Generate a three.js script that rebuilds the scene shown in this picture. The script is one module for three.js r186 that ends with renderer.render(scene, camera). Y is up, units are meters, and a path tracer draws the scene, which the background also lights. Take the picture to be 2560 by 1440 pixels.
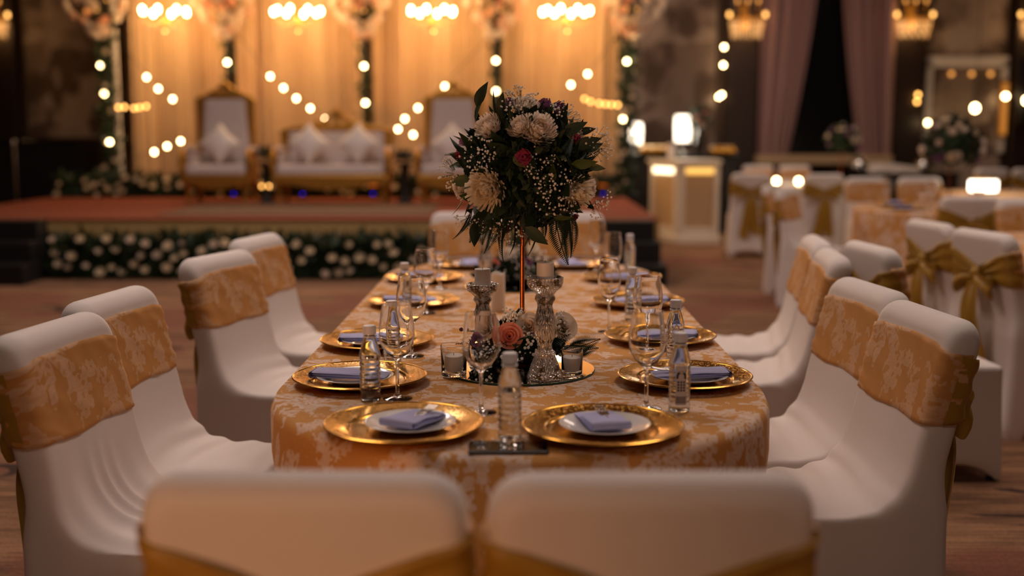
import * as THREE from 'three';
import { RoundedBoxGeometry } from 'three/addons/geometries/RoundedBoxGeometry.js';
import { mergeGeometries } from 'three/addons/utils/BufferGeometryUtils.js';
import { RectAreaLightUniformsLib } from 'three/addons/lights/RectAreaLightUniformsLib.js';

// ------------------------------------------------------------------ camera, exposure, lights
const scene = new THREE.Scene();
scene.background = new THREE.Color(0x000000);
const camera = new THREE.PerspectiveCamera(28.93, 16 / 9, 0.05, 60);
camera.position.set(0, 1.37, 0);
camera.rotation.order = 'YXZ';
camera.rotation.set(-Math.atan(387 / 2790), Math.atan(20 / 2790), 0);
camera.focus = 2.86;
camera.userData.fStop = 1.3;
const renderer = new THREE.WebGLRenderer({ antialias: true });
renderer.toneMapping = THREE.LinearToneMapping;
renderer.toneMappingExposure = 1.0;
renderer.shadowMap.enabled = true;
RectAreaLightUniformsLib.init();

const WARM = [1, 0.84, 0.8];            // dimmed ceiling panels
const CEILING = 4.6;
const PANELS = [                       // x, z, size, radiance
  [-1.9, -4.4, 1.5, 6.7], [1.9, -4.6, 1.5, 6.2], [4.6, -8.0, 1.4, 5.0], [3.2, -13.4, 1.4, 7.0], [-2.2, -9.6, 1.6, 10.5], [0.2, 1.6, 1.4, 3.0],
];
const CHANDELIER_LIGHT = 5.0, SCONCE_LIGHT = 0.5, ORANGE = [1, 0.44, 0.19];
const UPLIGHTERS = [[-2.3, 2.0, 17], [1.9, 3.2, 4]];   // orange wall uplighters behind the camera: x, z, candela

// ------------------------------------------------------------------ helpers
const TAU = Math.PI * 2, V = (x, y, z) => new THREE.Vector3(x, y, z);
const rng = (s) => () => { s = (s + 0x6d2b79f5) | 0; let t = Math.imul(s ^ (s >>> 15), 1 | s); t = (t + Math.imul(t ^ (t >>> 7), 61 | t)) ^ t; return ((t ^ (t >>> 14)) >>> 0) / 4294967296; };
const rnd = rng(7), rr = (a, b) => a + (b - a) * rnd();
const lerp = (a, b, t) => a + (b - a) * t, clamp = (x, a = 0, b = 1) => Math.min(b, Math.max(a, x));
const smooth = (a, b, x) => { const t = clamp((x - a) / (b - a)); return t * t * (3 - 2 * t); };
const names = new Map();
function numbered(n) { const k = names.get(n) ?? 0; names.set(n, k + 1); return k ? n + '_' + String(k).padStart(3, '0') : n; }
function tag(o, label, category, group, kind) {
  o.userData = {};
  if (label) o.userData.label = label;
  if (category) o.userData.category = category;
  if (group) o.userData.group = group;
  if (kind) o.userData.kind = kind;
  return o;
}
function thing(name, label, category, pos = [0, 0, 0], turn = 0, group) {
  const o = new THREE.Group(); o.name = numbered(name); o.position.set(...pos); o.rotation.y = turn;
  scene.add(o); return tag(o, label, category, group);
}
function part(name, geo, mat, parent, label) {
  const m = new THREE.Mesh(geo, mat); m.name = parent === scene ? numbered(name) : name;
  m.castShadow = m.receiveShadow = true; parent.add(m);
  if (label) m.userData.label = label;
  return m;
}
function single(name, geo, mat, label, category, pos = [0, 0, 0], turn = 0, group) {
  const m = part(name, geo, mat, scene); m.position.set(...pos); m.rotation.y = turn; return tag(m, label, category, group);
}
function struct(name, geo, mat, parent = scene) {
  const m = part(name, geo, mat, parent);
  if (parent === scene) m.userData = { kind: 'structure' };
  return m;
}
function structGroup(name) { const o = new THREE.Group(); o.name = name; o.userData = { kind: 'structure' }; scene.add(o); return o; }
function copy(o, pos, turn, label, group) {
  const c = o.clone(); c.name = numbered(o.name.replace(/_\d{3}$/, '')); scene.add(c); c.position.set(...pos); c.rotation.set(0, turn, 0);
  c.userData = { ...o.userData, label }; if (group) c.userData.group = group;
  return c;
}
const M4 = (p = [0, 0, 0], r = [0, 0, 0], s = 1) => new THREE.Matrix4().compose(V(...p), new THREE.Quaternion().setFromEuler(new THREE.Euler(...r)), Array.isArray(s) ? V(...s) : V(s, s, s));
const moved = (g, p, r, s) => g.clone().applyMatrix4(M4(p, r, s));
function join(list) {                                   // one part from several pieces
  const l = list.map((g) => { const c = g.index ? g.toNonIndexed() : g; for (const k of Object.keys(c.attributes)) if (!['position', 'normal', 'uv'].includes(k)) c.deleteAttribute(k); return c; });
  return mergeGeometries(l);
}
const box = (w, h, d, p = [0, 0, 0], r = 0.004) => new RoundedBoxGeometry(w, h, d, 2, Math.min(r, w / 2.01, h / 2.01, d / 2.01)).translate(...p);
const lathe = (pts, n = 40) => new THREE.LatheGeometry(pts.map(([x, y]) => new THREE.Vector2(Math.max(x, 0), y)), n);
const tube = (pts, r, n = 16, m = 8) => new THREE.TubeGeometry(new THREE.CatmullRomCurve3(pts.map((p) => V(...p))), n, r, m);
const cyl = (r0, r1, h, p = [0, 0, 0], n = 20) => new THREE.CylinderGeometry(r1, r0, h, n).translate(p[0], p[1] + h / 2, p[2]);
const ball = (r, p = [0, 0, 0], s = [1, 1, 1], w = 16, h = 12) => new THREE.SphereGeometry(r, w, h).scale(...s).translate(...p);
function grid(nu, nv, f, uvf) {                         // f(u, v) -> [x, y, z]; u, v in 0..1
  const p = [], uv = [], ix = [];
  for (let j = 0; j <= nv; j++) for (let i = 0; i <= nu; i++) { const u = i / nu, v = j / nv; p.push(...f(u, v)); uv.push(...(uvf ? uvf(u, v) : [u, v])); }
  for (let j = 0; j < nv; j++) for (let i = 0; i < nu; i++) { const a = j * (nu + 1) + i, b = a + 1, c = a + nu + 1, d = c + 1; ix.push(a, b, d, a, d, c); }
  const g = new THREE.BufferGeometry();
  g.setAttribute('position', new THREE.Float32BufferAttribute(p, 3)); g.setAttribute('uv', new THREE.Float32BufferAttribute(uv, 2)); g.setIndex(ix); g.computeVertexNormals();
  return g;
}
function extrude(pts, depth, bevel = 0.006, curveSegments = 6) {   // pts: [x, y] outline, centred on z = 0
  const s = pts instanceof THREE.Shape ? pts : new THREE.Shape(pts.map(([x, y]) => new THREE.Vector2(x, y)));
  return new THREE.ExtrudeGeometry(s, { depth: depth - 2 * bevel, bevelEnabled: bevel > 0, bevelThickness: bevel, bevelSize: bevel, bevelOffset: -bevel, bevelSegments: 2, curveSegments }).translate(0, 0, -(depth - 2 * bevel) / 2);
}
const planar = (g, k = 1) => {                          // uv in metres, by the way each face points
  const p = g.attributes.position, n = g.attributes.normal, uv = [];
  for (let i = 0; i < p.count; i++) { const a = [n.getX(i), n.getY(i), n.getZ(i)].map(Math.abs), m = a.indexOf(Math.max(...a)); uv.push(...(m === 1 ? [p.getX(i) * k, p.getZ(i) * k] : m === 0 ? [p.getZ(i) * k, p.getY(i) * k] : [p.getX(i) * k, p.getY(i) * k])); }
  return g.setAttribute('uv', new THREE.Float32BufferAttribute(uv, 2));
};

// ------------------------------------------------------------------ textures
const hash2 = (x, y, s) => { let h = Math.imul(x, 374761393) + Math.imul(y, 668265263) + Math.imul(s, 974711); h = Math.imul(h ^ (h >>> 13), 1274126177); return ((h ^ (h >>> 16)) >>> 0) / 4294967296; };
function noise(x, y, px, py, s) {                       // value noise, repeating every px, py
  const xi = Math.floor(x), yi = Math.floor(y), fx = x - xi, fy = y - yi, u = fx * fx * (3 - 2 * fx), v = fy * fy * (3 - 2 * fy), w = (a, n) => ((a % n) + n) % n;
  const h = (i, j) => hash2(w(xi + i, px), w(yi + j, py), s);
  return lerp(lerp(h(0, 0), h(1, 0), u), lerp(h(0, 1), h(1, 1), u), v);
}
const fbm = (u, v, fx, fy, s, o = 4) => { let a = 0, k = 0.5, t = 0; for (let i = 0; i < o; i++) { a += k * noise(u * fx, v * fy, fx, fy, s + i * 17); t += k; k *= 0.5; fx *= 2; fy *= 2; } return a / t; };
function texture(w, h, f, color = true) {
  const d = new Uint8Array(w * h * 4);
  for (let y = 0; y < h; y++) for (let x = 0; x < w; x++) { const c = f(x / w, y / h), o = (y * w + x) * 4; for (let k = 0; k < 3; k++) d[o + k] = clamp(Array.isArray(c) ? c[k] : c) * 255; d[o + 3] = 255; }
  const t = new THREE.DataTexture(d, w, h); t.wrapS = t.wrapT = THREE.RepeatWrapping; t.magFilter = THREE.LinearFilter; t.minFilter = THREE.LinearMipmapLinearFilter; t.generateMipmaps = true;
  if (color) t.colorSpace = THREE.SRGBColorSpace; t.needsUpdate = true; return t;
}
const rep = (t, x, y = x) => { const c = t.clone(); c.repeat.set(x, y); c.needsUpdate = true; return c; };
const mix3 = (a, b, t) => [lerp(a[0], b[0], t), lerp(a[1], b[1], t), lerp(a[2], b[2], t)];

const weave = texture(128, 128, (u, v) => 0.5 + 0.25 * Math.sin(u * TAU * 32) * (Math.floor(v * 32) % 2 ? 1 : -1) + 0.2 * (fbm(u, v, 32, 32, 3, 2) - 0.5), false);
// damask: leafy medallions woven in pale rose on a golden orange ground; the tile is 0.5 m
function medallion(x, y, seed) {
  const r = Math.hypot(x, y), a = Math.atan2(y, x), lobes = 0.6 + 0.25 * Math.cos(a * 8) + 0.15 * Math.cos(a * 16 + 1.3) + 0.1 * Math.cos(a * 5 + seed);
  if (r > lobes) return 0;
  const veins = Math.cos(a * 8 + r * 9) * 0.5 + Math.cos(r * 34 + 2 * Math.cos(a * 8)) * 0.5;
  return r < 0.13 ? (r < 0.06 ? 1 : 0) : veins > -0.35 ? 1 : 0.25;
}
function sprigs(u, v) {                                 // leafy scrolls between the medallions
  const a = fbm(u, v, 10, 10, 71, 3) + 0.1 * (noise(u * 110, v * 60, 110, 60, 77) - 0.5), b = noise(u * 40, v * 40, 40, 40, 83);
  return a > 0.53 && b > 0.24 ? 1 : 0;
}
const damaskAt = (u, v) => {
  let m = 0;
  for (const [cx, cy, s, sx, sy] of [[0.25, 0.25, 1, 0.31, 0.22], [0.75, 0.75, 2, 0.31, 0.22]]) for (const dx of [-1, 0, 1]) for (const dy of [-1, 0, 1]) m = Math.max(m, medallion((u - cx - dx) / sx, (v - cy - dy) / sy, s));
  const jag = noise(u * 60, v * 150, 60, 150, 5);
  return clamp(Math.max(m, 0.8 * sprigs(u, v) * (m > 0 ? 0 : 1)) * (0.72 + 0.5 * jag));
};
const damaskMap = texture(1024, 1024, (u, v) => mix3([0.82, 0.59, 0.32], [0.91, 0.82, 0.76], damaskAt(u, v)).map((c) => c * (0.95 + 0.1 * noise(u * 256, v * 256, 256, 256, 9))));
const sashMap = texture(512, 512, (u, v) => mix3([0.79, 0.56, 0.29], [0.85, 0.70, 0.57], 0.85 * damaskAt(u, v)));
const carpetMap = texture(1024, 1024, (u, v) => {       // tile 3 m x 3 m; streaks run across the room
  const warp = fbm(u, v, 3, 3, 11, 3) * 0.12, s = fbm(u + warp, v, 4, 48, 21, 3), fine = noise(u * 20, v * 300, 20, 300, 31), big = fbm(u + warp, v + warp, 3, 4, 41, 3);
  let c = mix3([0.36, 0.25, 0.17], [0.62, 0.46, 0.33], smooth(0.15, 0.85, fine * 0.5 + s * 0.55));
  c = mix3(c, [0.48, 0.29, 0.22], smooth(0.52, 0.62, big) * 0.8);
  const line = fbm(u + warp * 0.3, v + warp * 0.2, 2, 9, 51, 2), on = Math.abs(line - 0.5) < 0.014 + 0.014 * noise(u * 6, v * 9, 6, 9, 3) && noise(u * 5, v * 11, 5, 11, 61) > 0.36;
  if (on) c = [0.22, 0.13, 0.11];
  return c.map((k) => k * (0.9 + 0.2 * noise(u * 512, v * 512, 512, 512, 13)));
});
const stoneMap = texture(512, 512, (u, v) => {          // mottled wall panels
  const a = fbm(u, v, 4, 4, 101, 5), b = fbm(u, v, 9, 6, 131, 4), c = fbm(u, v, 3, 8, 151, 4);
  let k = mix3([0.46, 0.39, 0.34], [0.68, 0.61, 0.55], smooth(0.35, 0.65, a));
  k = mix3(k, [0.27, 0.2, 0.16], smooth(0.52, 0.68, b) * 0.7); return mix3(k, [0.7, 0.64, 0.58], smooth(0.56, 0.7, c) * 0.6);
});
const woodMap = texture(512, 512, (u, v) => mix3([0.1, 0.055, 0.03], [0.19, 0.11, 0.06], fbm(u + 0.05 * fbm(u, v, 3, 3, 5), v, 24, 2, 201, 4)));
const bumpy = texture(256, 256, (u, v) => fbm(u, v, 24, 24, 301, 3), false);
const glitter = texture(512, 512, (u, v) => { const a = noise(u * 90, v * 90, 90, 90, 401), b = noise(u * 170, v * 170, 170, 170, 411); return a > 0.55 ? 0.5 + 0.5 * b : 0.3 * b; }, false);
const crackle = texture(256, 256, (u, v) => { const x = u * 26, y = v * 26, xi = Math.floor(x), yi = Math.floor(y); let d1 = 9, d2 = 9; for (let i = -1; i < 2; i++) for (let j = -1; j < 2; j++) { const a = (xi + i + 26) % 26, b = (yi + j + 26) % 26, d = Math.hypot(xi + i + hash2(a, b, 1) - x, yi + j + hash2(a, b, 2) - y); if (d < d1) { d2 = d1; d1 = d; } else if (d < d2) d2 = d; } return smooth(0, 0.35, d2 - d1); }, false);
const mercuryMap = texture(256, 256, (u, v) => mix3([0.93, 0.91, 0.88], [0.55, 0.48, 0.38], smooth(0.57, 0.66, fbm(u, v, 14, 14, 421, 4))));
const rugMap = texture(256, 256, (u, v) => mix3([0.36, 0.27, 0.21], [0.45, 0.35, 0.28], fbm(u, v, 20, 20, 431, 3)));

// ------------------------------------------------------------------ materials
const std = (hex, roughness = 0.7, o = {}) => new THREE.MeshStandardMaterial({ color: hex, roughness, ...o });
const phys = (hex, roughness, o = {}) => new THREE.MeshPhysicalMaterial({ color: hex, roughness, ...o });
const petal = (hex) => new THREE.MeshPhysicalMaterial({ color: hex, roughness: 0.95, transmission: 0.35, thickness: 0, side: THREE.DoubleSide });
const DS = { side: THREE.DoubleSide };
const M = {
  spandex: phys(0xe6dfda, 0.62, { bumpMap: rep(weave, 1), bumpScale: 0.0002, sheen: 0.25, sheenRoughness: 0.5, sheenColor: new THREE.Color(0xfff4ea) }),
  damask: phys(0xffffff, 0.85, { map: rep(damaskMap, 2.5), specularIntensity: 0.6, bumpMap: rep(weave, 8), bumpScale: 0.0003, sheen: 0.3, sheenRoughness: 0.4, sheenColor: new THREE.Color(0xffc890), ...DS }),
  sash: phys(0xffffff, 0.7, { map: rep(sashMap, 2), bumpMap: rep(weave, 8), bumpScale: 0.0003, sheen: 0.3, sheenRoughness: 0.4, sheenColor: new THREE.Color(0xffc890), ...DS }),
  satin: phys(0xa8812c, 0.42, { sheen: 0.6, sheenRoughness: 0.35, sheenColor: new THREE.Color(0xd8b050), ...DS }),
  foot: std(0x1a1512, 0.6),
  carpet: std(0xffffff, 0.95, { map: rep(carpetMap, 1 / 3), bumpMap: rep(bumpy, 4), bumpScale: 0.002 }),
  gold: std(0xcb973e, 0.2, { metalness: 1 }),
  goldRim: std(0xd39d42, 0.24, { metalness: 1, bumpMap: rep(glitter, 1), bumpScale: 0.003 }),
  china: phys(0xf4f1ee, 0.18, { clearcoat: 0.6, clearcoatRoughness: 0.08 }),
  napkin: std(0xc2c4ee, 0.85, { bumpMap: rep(weave, 6), bumpScale: 0.0003 }),
  steel: std(0xd8d6d2, 0.16, { metalness: 1 }),
  glass: phys(0xffffff, 0.02, { transmission: 1, thickness: 0.01, ior: 1.5 }),
  pane: phys(0xffffff, 0.03, { transmission: 1, thickness: 0, ior: 1.5, ...DS }),
  plastic: phys(0xf6f8f8, 0.06, { transmission: 1, thickness: 0, ior: 1.5, ...DS }),
  water: phys(0xffffff, 0.0, { transmission: 1, thickness: 0.04, ior: 1.33 }),
  whitePlastic: std(0xeeeef2, 0.4),
  wax: phys(0xece4da, 0.5, { sheen: 0.2 }),
  mercury: std(0xffffff, 0.22, { metalness: 0.7, map: rep(mercuryMap, 1), bumpMap: rep(crackle, 1), bumpScale: 0.0015 }),
  mirror: std(0xf2ece2, 0.02, { metalness: 1 }),
  mirrorEdge: phys(0x1e4a3c, 0.1),
  copper: std(0xc06a34, 0.25, { metalness: 1 }),
  leaf: std(0x24381c, 0.55, DS), leafDark: std(0x1d3117, 0.6, DS), leafOlive: std(0x4a5a26, 0.5, DS), fern: std(0x1a331b, 0.65, DS), stem: std(0x33451f, 0.7),
  cream: petal(0xf8ecd2), blush: petal(0xf3e6d6), pinkRose: petal(0xeda08a), peach: petal(0xf2c4a6), magenta: std(0xb04468, 0.7, DS), mauve: std(0xa4729a, 0.7, DS), babys: std(0xf2efe6, 0.8),
  foam: std(0x2f4a2a, 0.95), berry: std(0x4a1420, 0.4),
  black: std(0x0c0b0b, 0.5), blackGloss: phys(0x08080a, 0.12, { clearcoat: 1, clearcoatRoughness: 0.05 }),
  wall: std(0x4a382c, 0.85, { bumpMap: rep(bumpy, 1), bumpScale: 0.002 }), stone: std(0xffffff, 0.8, { map: rep(stoneMap, 0.4) }), wood: std(0xffffff, 0.5, { map: rep(woodMap, 1) }), ceiling: std(0x8a7a6c, 0.9),
  curtain: phys(0xe2c096, 0.8, { transmission: 0.25, thickness: 0, ...DS }), drape: std(0xa07e78, 0.8, DS), night: std(0x0a0b0d, 0.2),
  stageTop: std(0x7e3a22, 0.95, { bumpMap: rep(bumpy, 4), bumpScale: 0.002 }), fascia: std(0xb99a62, 0.8), stepWood: std(0x2a1812, 0.7, { map: rep(woodMap, 1) }), rug: std(0xffffff, 0.95, { map: rep(rugMap, 1) }),
  throneGold: std(0xb8873a, 0.38, { metalness: 0.75, bumpMap: rep(bumpy, 2), bumpScale: 0.004 }), upholstery: std(0xc8bebc, 0.6), cushion: phys(0xe2dad4, 0.5, { sheen: 0.4 }),
  barWhite: std(0xe2d8c6, 0.5), barPanel: std(0xc0a27a, 0.7, { bumpMap: rep(bumpy, 2), bumpScale: 0.004 }), linen: std(0xd8cfc6, 0.8),
  crystal: phys(0xfff2dc, 0.4, { transmission: 0.6, thickness: 0, ior: 1.5, ...DS }),
  label: std(0xd9d4d6, 0.5), ink: std(0x2b2630, 0.5),
};
const glow = (hex, k) => std(0x000000, 0.5, { emissive: hex, emissiveIntensity: k });
Object.assign(M, { bulb: glow(0xffd79a, 26), chandelierBulb: glow(0xffd596, 42), warmBulb: glow(0xffb45a, 8), sconceBulb: glow(0xffb860, 4.5), dimBulb: glow(0xffa850, 1.8), lampShade: glow(0xfff2dc, 7), ledStrip: glow(0xffc060, 1.5), ledWhite: glow(0xffe6b8, 4), panel: glow(0xffc896, 2.5), blueLed: glow(0x1020ff, 4), orangeGlow: glow(0xff7a20, 1.2) });
function pointLight(parent, p, rgb, candela, radius = 0.05) {
  const l = new THREE.PointLight(new THREE.Color().setRGB(...rgb), candela); l.position.set(...p); l.castShadow = true; l.shadow.radius = radius / 0.02; l.name = 'lamp_light'; parent.add(l); return l;
}

// ------------------------------------------------------------------ the room
const RX = 9, RZ0 = -17, RZ1 = 5;
struct('floor', planar(new THREE.BoxGeometry(2 * RX, 0.1, RZ1 - RZ0).translate(0, -0.05, (RZ0 + RZ1) / 2)), M.carpet);
struct('ceiling', new THREE.BoxGeometry(2 * RX, 0.12, RZ1 - RZ0).translate(0, CEILING + 0.06, (RZ0 + RZ1) / 2), M.ceiling);
struct('wall_left', planar(new THREE.BoxGeometry(0.15, CEILING, RZ1 - RZ0).translate(-RX - 0.075, CEILING / 2, (RZ0 + RZ1) / 2)), M.wall);
struct('wall_right', planar(new THREE.BoxGeometry(0.15, CEILING, RZ1 - RZ0).translate(RX + 0.075, CEILING / 2, (RZ0 + RZ1) / 2)), M.wall);
struct('wall_front', planar(new THREE.BoxGeometry(2 * RX + 0.3, CEILING, 0.15).translate(0, CEILING / 2, RZ1 + 0.075)), M.wall);
{
  const w = structGroup('wall_back');
  struct('plaster', planar(new THREE.BoxGeometry(2 * RX + 0.3, CEILING, 0.15).translate(0, CEILING / 2, RZ0 - 0.075)), M.wall, w);
  for (const [x0, x1, y0, y1] of [[-7.42, -6.1, 1.3, 4.4], [1.5, 2.92, 0.9, 4.4], [6.04, 7.22, 0.5, 4.4], [-5.9, 1.3, 0.5, 4.4]])
    struct('stone_panel', planar(box(x1 - x0, y1 - y0, 0.05, [(x0 + x1) / 2, (y0 + y1) / 2, RZ0 + 0.02], 0.012)), M.stone, w);
  for (const [x0, x1] of [[-8.1, -7.5], [3.06, 3.52], [5.44, 5.98], [7.3, 8.2]]) {
    struct('pilaster', planar(box(x1 - x0, 4.5, 0.2, [(x0 + x1) / 2, 2.25, RZ0 + 0.1], 0.015)), M.wood, w);
    struct('pilaster_base', box(x1 - x0 + 0.06, 0.3, 0.26, [(x0 + x1) / 2, 0.15, RZ0 + 0.13], 0.02), M.wood, w);
  }
  const win = structGroup('window_1');
  struct('window_frame', join([box(0.1, 3.4, 0.08, [3.6, 2.55, RZ0 + 0.05]), box(0.1, 3.4, 0.08, [5.4, 2.55, RZ0 + 0.05]), box(1.9, 0.1, 0.08, [4.5, 4.25, RZ0 + 0.05]), box(1.9, 0.1, 0.08, [4.5, 0.95, RZ0 + 0.05])]), M.wood, win);
  struct('pane', new THREE.BoxGeometry(1.75, 3.3, 0.02).translate(4.5, 2.6, RZ0 + 0.02), M.night, win);
  struct('window_sill', box(2.0, 0.14, 0.4, [4.5, 0.98, RZ0 + 0.2], 0.02), M.barPanel, win);
  struct('trim_1', box(2 * RX, 0.16, 0.04, [0, 0.08, RZ0 + 0.02], 0.01), M.wood);
}
// ceiling panels above the tables (outside the frame): a glowing diffuser and an area light of its size
for (const [x, z, s, k] of PANELS) {
  const o = thing('ceiling_panel_light', ['square ceiling light panel over the left aisle of the near table', 'square ceiling light panel over the right aisle of the near table', 'square ceiling light panel over the second dining table', 'square ceiling light panel over the farthest dining table', 'square ceiling light panel before the stage front', 'square ceiling light panel behind the camera'][PANELS.findIndex((p) => p[0] === x && p[1] === z)], 'ceiling light', [x, CEILING, z]);
  part('frame', join([box(s + 0.1, 0.06, 0.05, [0, -0.03, s / 2 + 0.025]), box(s + 0.1, 0.06, 0.05, [0, -0.03, -s / 2 - 0.025]), box(0.05, 0.06, s, [s / 2 + 0.025, -0.03, 0]), box(0.05, 0.06, s, [-s / 2 - 0.025, -0.03, 0])]), M.whitePlastic, o);
  part('diffuser', new THREE.BoxGeometry(s, 0.02, s).translate(0, -0.02, 0), M.panel, o);
  const l = new THREE.RectAreaLight(new THREE.Color().setRGB(...WARM), k, s, s); l.position.set(0, -0.05, 0); l.rotation.x = -Math.PI / 2; l.name = 'panel_light'; o.add(l);
}
// orange LED cans standing behind the camera: they colour the backs of the two nearest chairs
UPLIGHTERS.forEach(([x, z, k], i) => {
  const o = thing('led_can_light', ['orange LED can light on the floor behind the left front chair', 'orange LED can light on the floor behind the right front chair'][i], 'light', [x, 0, z]);
  part('stand', join([cyl(0.14, 0.14, 0.02), cyl(0.02, 0.02, 0.4, [0, 0.02, 0])]), M.black, o);
  const dir = V((i ? 0.2 : -0.5) - x, 0.3, -1.5 - z).normalize(), h = new THREE.Group(); h.name = 'head'; h.position.set(0, 0.5, 0); h.lookAt(dir); o.add(h);
  part('housing', lathe([[0, -0.2], [0.09, -0.2], [0.11, -0.1], [0.12, 0.02], [0.105, 0.02], [0.1, -0.02]], 24).rotateX(Math.PI / 2), M.black, h);
  part('lamp_lens', new THREE.CylinderGeometry(0.1, 0.1, 0.01, 24).rotateX(Math.PI / 2).translate(0, 0, -0.005), M.orangeGlow, h);
  const l = new THREE.SpotLight(new THREE.Color().setRGB(...ORANGE), k, 0, 0.21, 0.85); l.position.set(x + dir.x * 0.04, 0.5 + dir.y * 0.04, z + dir.z * 0.04); l.target.position.set(x + dir.x * 4, 0.5 + dir.y * 4, z + dir.z * 4);
  l.castShadow = true; l.shadow.radius = 5; l.name = 'can_light'; scene.add(l); scene.add(l.target); l.target.name = 'light_target';
});

// ------------------------------------------------------------------ covered chairs
const CW = 0.222, backZ = (y) => -0.195 - 0.085 * smooth(0.42, 1.05, y) * 1.25 - 0.02 * smooth(0.45, 0, y);
const smin = (a, b, k) => { const h = Math.max(k - Math.abs(a - b), 0) / k; return Math.min(a, b) - h * h * k * 0.25; };
const smax = (a, b, k) => -smin(-a, -b, k);
function sdBack(x, y, z) {
  const r2 = 0.068, qx = Math.abs(x) - (CW - r2) - 0.006 * smooth(0.5, 0, y), qy = Math.abs(y - 0.465) - (0.465 - r2);
  const d2 = Math.hypot(Math.max(qx, 0), Math.max(qy, 0)) + Math.min(Math.max(qx, qy), 0) - r2;
  const t = 0.044, r = 0.041, w0 = d2 + r, w1 = Math.abs(z - backZ(y)) - t + r;
  return Math.min(Math.max(w0, w1), 0) + Math.hypot(Math.max(w0, 0), Math.max(w1, 0)) - r;
}
function sdSeat(x, y, z) {
  const fl = 0.014 * smooth(0.45, 0, y), r = 0.013, top = 0.462 + 0.014 * (1 - (x / 0.22) ** 2) * (1 - ((z - 0) / 0.22) ** 2);
  const qx = Math.abs(x) - (0.212 + fl) + r, qy = Math.max(y - top, -y) + r, qz = Math.abs(z + 0.012) - (0.198 + fl) + r;
  return Math.min(Math.max(qx, qy, qz), 0) + Math.hypot(Math.max(qx, 0), Math.max(qy, 0), Math.max(qz, 0)) - r;
}
function chairField(kind) {
  return (x, y, z) => {
    let d = smax(smin(sdBack(x, y, z), sdSeat(x, y, z), 0.15), Math.abs(x) - 0.221 - 0.008 * smooth(0.5, 0, y), 0.025);
    const arch = (h, a, b) => (Math.hypot(h / a, y / b) - 1) * Math.min(a, b) * 0.8;
    d = smax(d, -arch(x, 0.17, 0.07), 0.02); d = smax(d, -arch(z + 0.01, 0.16, 0.07), 0.02);
    if (kind && y > 0.4 && y < 0.75 && z > backZ(y) && z < 0.2) {
      const m = smooth(0.42, 0.46, y) * smooth(0.7, 0.5, y) * smooth(0.22, 0.02, z);
      if (kind === 1) d += 0.008 * m * Math.pow(Math.abs(Math.sin(x * 47 + 0.9 * Math.sin(x * 23) + z * 3 + 0.6)), 1.6) * smooth(0.23, 0.02, x) * 1.1;
      else d += 0.0035 * m * smooth(0.58, 0.47, y) * Math.sin((z - y) * 62 + 2 * Math.sin(x * 9 + kind) + x * 5) * smooth(-0.1 * kind, 0.2, x * (kind === 2 ? 1 : -1) + 0.1);
    }
    return d;
  };
}
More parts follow.
